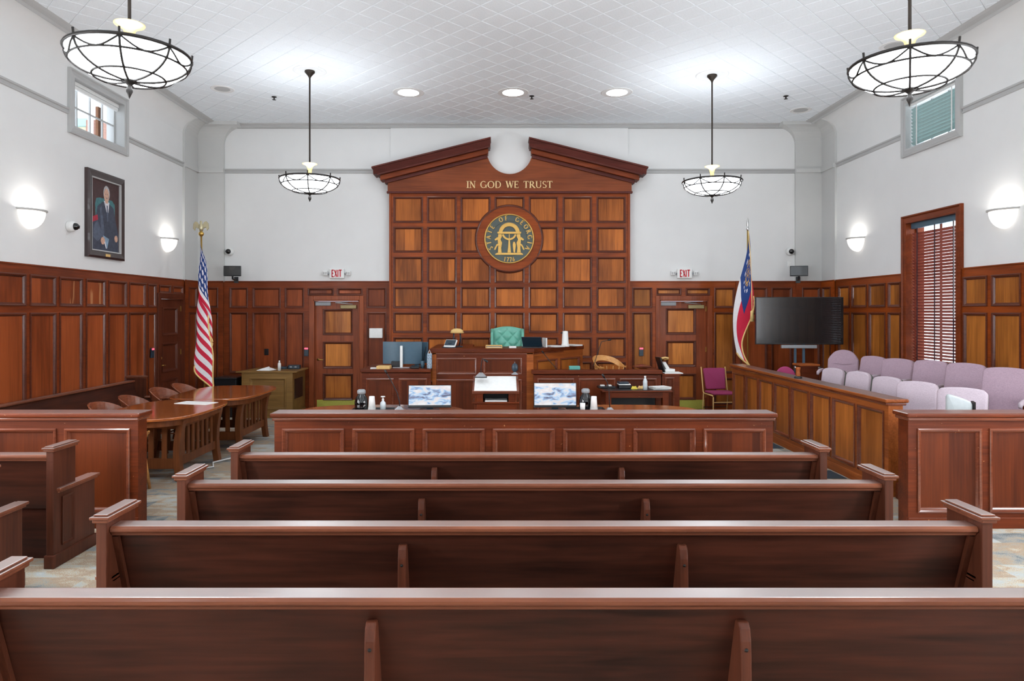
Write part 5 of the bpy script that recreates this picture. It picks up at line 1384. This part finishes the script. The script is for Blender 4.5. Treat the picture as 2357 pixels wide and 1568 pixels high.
# cabinet beside the left door
OC = thing('olive_cabinet', 'olive brown wooden cabinet with panelled front beside the left door', 'cabinet', (0, 12.5, 0))
o0, o1 = wx(557, 12.5), wx(674, 12.5)
mb().box(o0, o1, .0, .80, .08, .83).build('body', 'wood_cabinet', OC, bevel=.004)
fr_ = frame_with_holes(o0, o1, .08, .83, [(o0 + .16, o1 - .13, .17, .72)], .02, 0).build('front_frame', 'wood_cabinet', OC)
p_ = panel_part(OC, o0 + .16, o1 - .13, .17, .72, .02, 'wood_cabinet', 'wood_cabinet')
mb().box(o0 - .015, o1 + .015, -.03, .80, 0, .09).build('plinth', 'wood_cabinet', OC, bevel=.006)
mb().prism([(o0 - .10, -.05), (o1 + .09, -.05), (o1 + .06, .82), (o0 + .02, .82)], .83, .855, 'XY').build('top', 'wood_cabinet', OC, bevel=.006)
mb().box(o1, o1 + .006, .10, .62, .33, .70).build('side_vent', 'black_plastic', OC)
wb_ = thing('waste_bin', 'black waste bin behind the far conference table, left of the olive cabinet', 'bin', (wx(528, 12.7), 12.7, 0))
m = MB(); a = .17; b_ = .205; m.add([(-a, -a, 0), (a, -a, 0), (a, a, 0), (-a, a, 0), (-b_, -b_, .72), (b_, -b_, .72), (b_, b_, .72), (-b_, b_, .72)], [(0, 3, 2, 1), (0, 1, 5, 4), (1, 2, 6, 5), (2, 3, 7, 6), (3, 0, 4, 7), (4, 5, 6, 7)]); m.build('body', 'black_plastic', wb_, bevel=.02, seg=3)
mb().box(-.215, .215, -.215, .215, .70, .735).build('rim', 'black_plastic', wb_, bevel=.014, seg=3)

# ================================================================== small things on desks
def lathe_thing(nm, label, cat, loc, prof, mat, n=20, group=None, sub=()):
    r = thing(nm, label, cat, loc, 0, group); mb().lathe(prof, n).build('body', mat, r, smooth=True)
    for pn, pp, pm in sub: mb().lathe(pp, n).build(pn, pm, r, smooth=True)
    return r
def gooseneck(label, loc, pts, base=True, head=True, rz=0, mat='black_plastic'):
    r = thing('gooseneck_microphone', label, 'microphone', loc, rz, 'gooseneck microphones')
    if base:
        m = MB().prism([(-.075, -.06), (.075, -.06), (.075, .04), (.03, .07), (-.03, .07), (-.075, .04)], 0, .012, 'XY'); m.build('base_plate', 'black_plastic', r)
        m = MB(); m.add([(-.07, -.055, .012), (.07, -.055, .012), (.07, .04, .012), (-.07, .04, .012), (-.02, -.0, .06), (.02, -.0, .06), (.02, .03, .06), (-.02, .03, .06)], [(0, 1, 5, 4), (1, 2, 6, 5), (2, 3, 7, 6), (3, 0, 4, 7), (4, 5, 6, 7)]); m.build('base', 'silver', r, bevel=.004)
    mb().tube(pts, .006, 6).build('neck', mat, r, smooth=True)
    if head:
        p, q = Vector(pts[-2]), Vector(pts[-1]); d = (q - p).normalized()
        mb().tube([tuple(q), tuple(q + d * .05)], [.012, .013], 8).build('capsule', 'black_plastic', r, smooth=True)
    return r
TZ = .76
def carafe(label, loc):
    return lathe_thing('carafe', label, 'carafe', loc, [(.001, 0), (.075, 0), (.08, .02), (.082, .10), (.07, .15), (.045, .185), (.04, .20)], 'black_gloss', 24, 'black insulated carafes',
                       [('lid', [(.042, .198), (.05, .205), (.05, .235), (.035, .25), (.001, .252)], 'grey_plastic')])
def cups(label, loc):
    r = thing('cup_stack', label, 'cups', loc, 0, 'white paper cup stacks')
    mb().lathe([(.001, .17), (.03, .17), (.033, .165), (.045, 0), (.044, 0), (.03, .16)], 20).build('outer_cup', 'white_paper', r, smooth=True)
    for k in range(3): mb().lathe([(.046, .004 + .012 * k), (.0475, .006 + .012 * k), (.046, .008 + .012 * k)], 20).build('cup_rim', 'white_paper', r, smooth=True)
    return r
def tray(label, loc, w_=.46, d=.26):
    r = thing('serving_tray', label, 'tray', loc, 0)
    mb().box(-w_ / 2, w_ / 2, -d / 2, d / 2, 0, .008).build('plate', 'black_plastic', r, bevel=.003)
    mb().ring(rect(-w_ / 2, w_ / 2, -d / 2, d / 2), [(0, .0), (.018, .022), (.022, .022), (.002, 0)]).build('rim', 'black_plastic', r)
    o = r.children[-1]; o.data.vertices.foreach_set('co', [c for v in o.data.vertices for c in (v.co.x, v.co.z, -v.co.y * -1 if False else v.co.y)])
    return r
def monitor(label, loc, rz, w_, h, lean=8, stand='navy_plastic', screen='screen_picture', back='black_plastic', lift=.02):
    r = thing('monitor', label, 'monitor', loc, rz)
    Rn = Matrix.Translation((0, 0, lift)) @ Matrix.Rotation(math.radians(-lean), 4, 'X')
    m = MB().box(-w_ / 2, w_ / 2, 0, .03, 0, h); m.v = [tuple(Rn @ Vector(v)) for v in m.v]; m.build('body', back, r, bevel=.005)
    m = MB().quad((-w_ / 2 + .008, -.001, .03), (w_ / 2 - .008, -.001, .03), (w_ / 2 - .008, -.001, h - .008), (-w_ / 2 + .008, -.001, h - .008)); m.v = [tuple(Rn @ Vector(v)) for v in m.v]; m.build('display', screen, r)
    mb().prism(boat(.12, .09, 2.6, 24), 0, .012, 'XY').build('stand_foot', stand, r)
    mb().box(-.04, .04, .035, .06, .01, lift + h * .45).build('stand_neck', stand, r, bevel=.004)
    return r
Yt = 8.22
def tx(x, Y=Yt): return wx(x, Y)
tray('black tray under the carafe on the left counsel table', (tx(858, 8.15), 8.15, TZ))
carafe('black carafe on the left counsel table tray', (tx(832, 8.15), 8.15, TZ + .009))
cups('stack of white paper cups on the left counsel table tray', (tx(856, 8.13), 8.13, TZ + .009))
lathe_thing('sanitizer_bottle', 'white pump bottle on the left counsel table tray', 'bottle', (tx(881.5, 8.2), 8.2, TZ + .009), [(.001, 0), (.035, 0), (.036, .07), (.03, .09), (.014, .105), (.012, .115)], 'clear_plastic', 16, None, [('pump', [(.014, .112), (.014, .13), (.006, .135), (.006, .15), (.028, .152), (.026, .162), (.001, .164)], 'white_plastic')])
gooseneck('gooseneck microphone left of the left counsel monitor', (tx(920, 8.12), 8.12, TZ), [(0, .015, .05), (-.005, .01, .12), (-.03, 0, .22), (-.08, -.02, .33), (-.125, -.04, .42), (-.145, -.045, .455)])
monitor('screen with blue mountain picture on the left counsel table', (tx(989, 8.22), 8.22, TZ), .05, .52, .275, lean=14, lift=.03)
monitor('screen with blue mountain picture on the right counsel table', (tx(1278, 8.22), 8.22, TZ), -.02, .515, .30, lean=6, lift=.03)
tray('black tray under the carafe on the right counsel table', (tx(1347, 8.2), 8.2, TZ), .42, .24)
carafe('black carafe on the right counsel table tray', (tx(1348, 8.24), 8.24, TZ + .009))
cups('stack of white paper cups on the right counsel table tray', (tx(1367, 8.13), 8.13, TZ + .009))
lathe_thing('paper_cup', 'single white cup before the right carafe', 'cup', (tx(1341, 8.12), 8.12, TZ + .009), [(.001, 0), (.028, 0), (.032, .09), (.03, .09), (.026, .004)], 'white_paper', 16)
gooseneck('gooseneck microphone right of the right counsel tray', (tx(1404, 8.02), 8.02, TZ), [(0, .015, .05), (-.005, .01, .14), (-.012, 0, .26), (-.035, -.02, .36), (-.07, -.03, .415)])
gooseneck('short gooseneck microphone clipped to the lectern top', (tx(1107, 8.5), 8.50, wz(869, 8.5)), [(0, .015, .05), (0, .01, .12), (.01, 0, .20), (.02, -.01, .235), (.045, -.02, .22)])
rs = thing('round_speaker', 'small round black device on a stand at the lectern corner', 'speaker', (tx(1185, 8.62), 8.62, wz(862, 8.62)))
m = MB().lathe([(.001, .014), (.035, .012), (.05, 0), (.035, -.012), (.001, -.014)], 24); m.v = [(v[0] * .82, v[2], v[1] * 1.15 + .085) for v in m.v]; m.build('disc', 'navy_plastic', rs, smooth=True)
mb().tube([(0, 0, .03), (0, 0, .16)], .004, 6).build('pin', 'steel', rs); mb().lathe([(.001, .03), (.012, .028), (.04, .004), (.045, 0), (.001, 0)], 16).build('foot', 'grey_plastic', rs, smooth=True)
pp = mb().box(-.24, .24, -.12, .12, 0, .004).build('paper_sheet', 'white_paper', None, loc=(-3.92, 8.86, TZ), rz=-.25); tag(pp, 'white paper sheet lying on the near conference table', 'paper')
cd = mb().tube([(-3.75, 8.0, .012), (-3.62, 8.22, .012), (-3.72, 8.38, .012), (-3.55, 8.5, .012), (-3.66, 8.75, .012), (-3.48, 8.95, .03), (-3.5, 9.1, .06), (-3.55, 9.3, .03), (-3.62, 9.5, .012)], .011, 8).build('power_cord', 'white_plastic', None, smooth=True); tag(cd, 'white power cord on the carpet beside the conference tables', 'cord')

# clerk desk
KZ = zk(850) + .001
m1 = thing('monitor', 'large blue grey monitor seen from behind on the clerk desk', 'monitor', (wx(925, 11.5), 11.5, KZ), 0)
hw = 45 / F * 11.5
m = MB().grid(lambda u_, v_: ((u_ - .5) * 2 * hw, .05 * (1 - (2 * u_ - 1) ** 2) * -1 + .06, .06 + .375 * v_), 20, 1); m.build('back_shell', 'blue_grey', m1, smooth=True)
m = MB().grid(lambda u_, v_: ((u_ - .5) * 2 * hw, .05 * (1 - (2 * u_ - 1) ** 2) * -1 + .085, .06 + .375 * v_), 20, 1); m.build('display', 'screen_black', m1, smooth=True)
mb().box(-.025, .02, -.06, -.01, .0, .37).build('stand_post', 'white_plastic', m1, bevel=.008); mb().box(-.14, .14, -.10, .08, 0, .012).build('stand_foot', 'silver', m1, bevel=.004)
mb().box(-.17, -.03, -.06, .02, .012, .11).build('dock', 'black_plastic', m1, bevel=.006)
m2 = monitor('second blue grey monitor turned sideways beside the judge bench', (wx(962, 11.75), 11.82, KZ), 2.7, .40, .36, lean=0, stand='blue_grey', screen='screen_black', back='blue_grey', lift=.06)
o = mb().box(-.11, .11, -.10, .10, 0, .05).build('card_box', 'manila', None, loc=(wx(884, 11.28), 11.28, KZ), bevel=.004); tag(o, 'tan box of files at the front of the clerk desk', 'box')
o = mb().box(-.06, .06, -.04, .04, 0, .02).build('note_pad', 'white_paper', None, loc=(wx(862, 11.28), 11.28, KZ)); tag(o, 'small white note pad at the left of the clerk desk', 'paper')
o = mb().box(-.07, .07, -.05, .05, 0, .035).build('desk_phone', 'black_plastic', None, loc=(wx(955, 11.32), 11.32, KZ), bevel=.01); tag(o, 'low black desk device in front of the clerk monitor', 'phone')
ph = thing('pencil_cup', 'grey cup beside the clerk monitor', 'cup', (wx(973, 11.40), 11.40, KZ)); mb().lathe([(.001, 0), (.032, 0), (.034, .12), (.03, .12), (.028, .01)], 16).build('body', 'blue_grey', ph, smooth=True)
mb().tube([(.01, 0, .05), (.03, 0, .22), (.055, 0, .36)], .007, 6).build('stylus', 'black_plastic', ph)
plain('pattern', (150, 168, 184), .7, noise=.7, nscale=60)
bg_ = thing('fabric_bag', 'patterned blue and white cloth bag against the judge bench', 'bag', (wx(988.5, 11.3), 11.30, KZ)); mb().box(-.04, .04, -.05, .05, 0, .25).build('body', 'pattern', bg_, bevel=.02, seg=3)
mb().tube([(-.03, 0, .24), (0, 0, .31), (.03, 0, .24)], .006, 6).build('handle', 'white_plastic', bg_)

# judge bench
JZ = zj(802) + .001
dl = thing('desk_lamp', 'brass shaded desk lamp at the left of the judge bench', 'lamp', (wx(1052, 11.85), 11.85, JZ))
m = MB().lathe([(.001, .05), (.05, .045), (.09, .02), (.105, -.03), (.10, -.032), (.085, .012), (.001, .04)], 20); m.v = [(v[0] * 1.15, v[1] * .6, v[2] + .27) for v in m.v]; m.build('shade', 'tan', dl, smooth=True)
for x in (-.06, .06): mb().tube([(x * .6, 0, .01), (x, 0, .15), (x * .9, 0, .27)], .012, 8).build('arm', 'navy_plastic', dl, smooth=True)
mb().box(-.10, .10, -.06, .06, 0, .015).build('base', 'navy_plastic', dl, bevel=.004)
jm = monitor('small tilted monitor at the left of the judge bench', (wx(1033, 11.62), 11.62, JZ), -.5, .22, .15, lean=35, stand='navy_plastic', screen='navy_plastic', back='white_plastic', lift=.01)
o = thing('letter_tray', 'white letter tray in front of the green chair', 'tray', (wx(1137, 11.55), 11.55, JZ)); mb().ring(rect(-.14, .14, .0, .045), [(0, -.10), (0, .10), (-.012, .10), (-.012, -.10), (0, -.10)]).build('shell', 'manila', o); mb().box(-.12, .12, -.08, .08, .013, .022).build('papers', 'white_paper', o)
o = mb().box(-.06, .06, -.05, .05, 0, .03).build('card_box', 'white_paper', None, loc=(wx(1180, 11.5), 11.5, JZ), bevel=.004); tag(o, 'small white box on the judge bench beside the laptop', 'box')
lt = thing('laptop', 'open black laptop on the judge bench right of the green chair', 'laptop', (wx(1226, 11.62), 11.62, JZ), -.25)
mb().box(-.17, .17, -.12, .12, 0, .015).build('keyboard_base', 'black_plastic', lt, bevel=.003)
m = MB().box(-.17, .17, 0, .010, 0, .21); Rn = Matrix.Translation((0, .0, .015)) @ Matrix.Rotation(math.radians(38), 4, 'X'); m.v = [tuple(Rn @ Vector(v)) for v in m.v]; m.build('lid', 'navy_plastic', lt, bevel=.003)
o = mb().box(-.012, .012, -.09, .09, 0, .16).build('book', 'white_paper', None, loc=(wx(1254, 11.72), 11.75, JZ), rz=.3); tag(o, 'white booklet standing on edge beside the laptop', 'book')
pb = lathe_thing('thermos', 'tall white flask with dark lever on the judge bench right wing', 'flask', (wx(1301, 11.95), 11.95, JZ), [(.001, 0), (.075, 0), (.075, .01), (.06, .06), (.05, .24), (.046, .27), (.001, .275)], 'white_plastic', 20)
mb().tube([(-.03, 0, .25), (-.08, -.01, .235)], .012, 8).build('lever', 'black_plastic', pb)
for k, (x, Y, lb) in enumerate(((1277, 11.85, 'flat white papers left of the white flask'), (1318, 12.25, 'stack of white papers right of the white flask'))):
    r = thing('paper_stack', lb, 'paper', (wx(x, Y), Y, JZ), .7)
    for q in range(4): mb().box(-.11, .11, -.14, .14, .006 * q, .006 * q + .005).build('sheet', 'white_paper', r, rz=.04 * q)
gooseneck('gooseneck microphone on the witness stand ledge below the judge wing', (wx(1282, 11.28), 11.28, zk(852)), [(0, .0, .0), (-.02, 0, .03), (-.12, 0, .14), (-.22, 0, .27)], base=False)
gooseneck('gooseneck microphone curving up beside the oak witness chair', (wx(1365, 11.3), 11.30, zk(852)), [(0, .0, .0), (0, 0, .06), (.03, 0, .12), (.06, 0, .22), (.12, 0, .40), (.14, 0, .46), (.18, 0, .47), (.25, 0, .485)], base=False)
o = mb().box(-.09, .09, -.05, .05, 0, .06).build('tissue_box', 'teal_box', None, loc=(wx(1322, 11.32), 11.30, zk(852)), bevel=.01); tag(o, 'teal tissue box on the witness stand ledge', 'box')
ft = thing('folder_tray', 'flat brown tray at the right end of the witness stand', 'tray', (wx(1478, 11.75), 11.75, zk(852))); mb().box(-.16, .14, -.10, .10, .001, .02).build('plate', 'wood_bar', ft, bevel=.006); mb().box(-.14, .12, -.08, .08, .02, .035).build('papers', 'wood_chair', ft)
# cabinet right of the witness stand
cz = zk(861) + .001
dp = thing('desk_telephone', 'white desk telephone with black screen right of the witness stand', 'telephone', (wx(1531, 11.45), 11.45, cz), .2)
m = MB().box(-.04, .14, -.09, .09, 0, .05); m.build('body', 'white_plastic', dp, bevel=.012)
m = MB().box(-.012, .012, -.10, .10, .0, .26); Rn = Matrix.Translation((-.05, 0, .0)) @ Matrix.Rotation(math.radians(-18), 4, 'Y'); m.v = [tuple(Rn @ Vector(v)) for v in m.v]; m.build('screen', 'black_plastic', dp, bevel=.006)
mb().tube([(-.04, .05, .22), (.02, .05, .235), (.08, .05, .22)], [.022, .014, .022], 8).build('handset', 'manila', dp, smooth=True)
m = MB().box(-.03, .03, -.05, .05, 0, .14); Rn = Matrix.Translation((.04, 0, .04)) @ Matrix.Rotation(math.radians(-35), 4, 'Y'); m.v = [tuple(Rn @ Vector(v)) for v in m.v]; m.build('keypad', 'white_plastic', dp, bevel=.01)
o = mb().box(-.15, .15, -.14, .14, 0, .012).build('paper_stack', 'white_paper', None, loc=(wx(1545, 11.4), 11.36, cz)); tag(o, 'white papers under the desk telephone', 'paper'); dp.location.z += .013
# reporter table
rz_ = .749
def rt(x, Y): return (wx(x, Y), Y, rz_)
o = thing('black_tray', 'black tray with small items at the left of the reporter table', 'tray', rt(1395, 10.75)); mb().box(-.13, .13, -.09, .09, 0, .03).build('shell', 'black_plastic', o, bevel=.006)
for x in (-.06, .05): mb().box(x - .03, x + .03, -.05, .03, .03, .045).build('card', 'white_paper', o)
o = thing('stenograph_case', 'dark case with pale band on the reporter table', 'case', rt(1437, 10.72)); mb().box(-.10, .10, -.10, .10, 0, .055).build('lower_half', 'black_plastic', o, bevel=.006); mb().box(-.10, .08, -.10, .10, .055, .07).build('band', 'white_plastic', o); mb().box(-.10, .06, -.10, .10, .07, .10).build('upper_half', 'navy_plastic', o, bevel=.008)
for x, Y, c, lb in ((1459, 10.6, 'yellow', 'crumpled yellow wrapper left of the clear bottle'), (1474, 10.65, 'manila', 'cream paper scrap beside the clear bottle')):
    m = MB(); m.add([(-.05, -.03, 0), (.05, -.04, 0), (.06, .04, 0), (-.04, .05, 0), (-.03, -.01, .03), (.03, -.02, .045), (.035, .02, .025), (-.02, .025, .04)], [(0, 1, 5, 4), (1, 2, 6, 5), (2, 3, 7, 6), (3, 0, 4, 7), (4, 5, 6, 7), (0, 3, 2, 1)]); o = m.build('wrapper', c, None, loc=rt(x, Y)); tag(o, lb, 'wrapper')
lathe_thing('water_bottle', 'clear plastic bottle on the reporter table', 'bottle', rt(1485, 10.46), [(.001, 0), (.034, 0), (.036, .06), (.034, .10), (.036, .13), (.02, .165), (.013, .18), (.013, .195)], 'clear_plastic', 18, None, [('cap', [(.016, .192), (.016, .212), (.001, .213)], 'white_plastic')])
r = thing('paper_stack', 'stack of white papers at the right of the reporter table', 'paper', rt(1519, 10.62), .15)
for q in range(3): mb().box(-.14, .14, -.11, .11, .012 * q, .012 * q + .008).build('sheet', 'white_paper', r, rz=.10 * q)
# on the olive cabinet
oz = .856
o = thing('folded_paper', 'folded white paper on the olive cabinet', 'paper', (wx(613, 12.72), 12.72, oz)); m = MB(); m.add([(-.16, -.1, 0), (.10, -.12, 0), (.17, .08, 0), (-.08, .1, 0), (-.05, -.02, .04), (.06, -.02, .07), (.05, .04, .05)], [(0, 1, 5, 4), (1, 2, 6, 5), (2, 3, 4, 6), (3, 0, 4), (4, 5, 6), (0, 3, 2, 1)]); m.build('sheet', 'white_paper', o)
lathe_thing('spray_bottle', 'white bottle standing on the olive cabinet', 'bottle', (wx(643, 12.62), 12.62, oz), [(.001, 0), (.03, 0), (.03, .13), (.022, .14), (.02, .15)], 'white_plastic', 16, None, [('neck', [(.02, .148), (.02, .155), (.001, .156)], 'black_plastic'), ('cap', [(.014, .155), (.016, .175), (.008, .185), (.001, .186)], 'white_plastic')])
o = thing('camera_bag', 'dark blue box at the right of the olive cabinet top', 'device', (wx(678, 13.0), 13.0, oz)); mb().box(-.11, .11, -.07, .07, 0, .075).build('body', 'navy_plastic', o, bevel=.012)
for x in (-.05, .04): mb().box(x - .02, x + .02, -.074, -.068, .03, .055).build('button', 'grey_plastic', o)
o = mb().box(-.06, .06, -.05, .05, 0, .045).build('cable_box', 'navy_plastic', None, loc=(wx(655, 13.0), 13.0, oz), bevel=.008); tag(o, 'small dark box beside the white bottle on the olive cabinet', 'device')
# dark runner beside the jury rail
o = mb().box(3.35, 4.06, 7.95, 8.35, 0, .006).build('floor_mat', 'mat_navy'); tag(o, 'dark floor mat by the near jury rail panels', 'mat')
o = mb().box(3.1, 4.06, 9.7, 10.3, 0, .006).build('floor_mat', 'mat_navy'); tag(o, 'dark floor mat right of the central bar rail', 'mat')
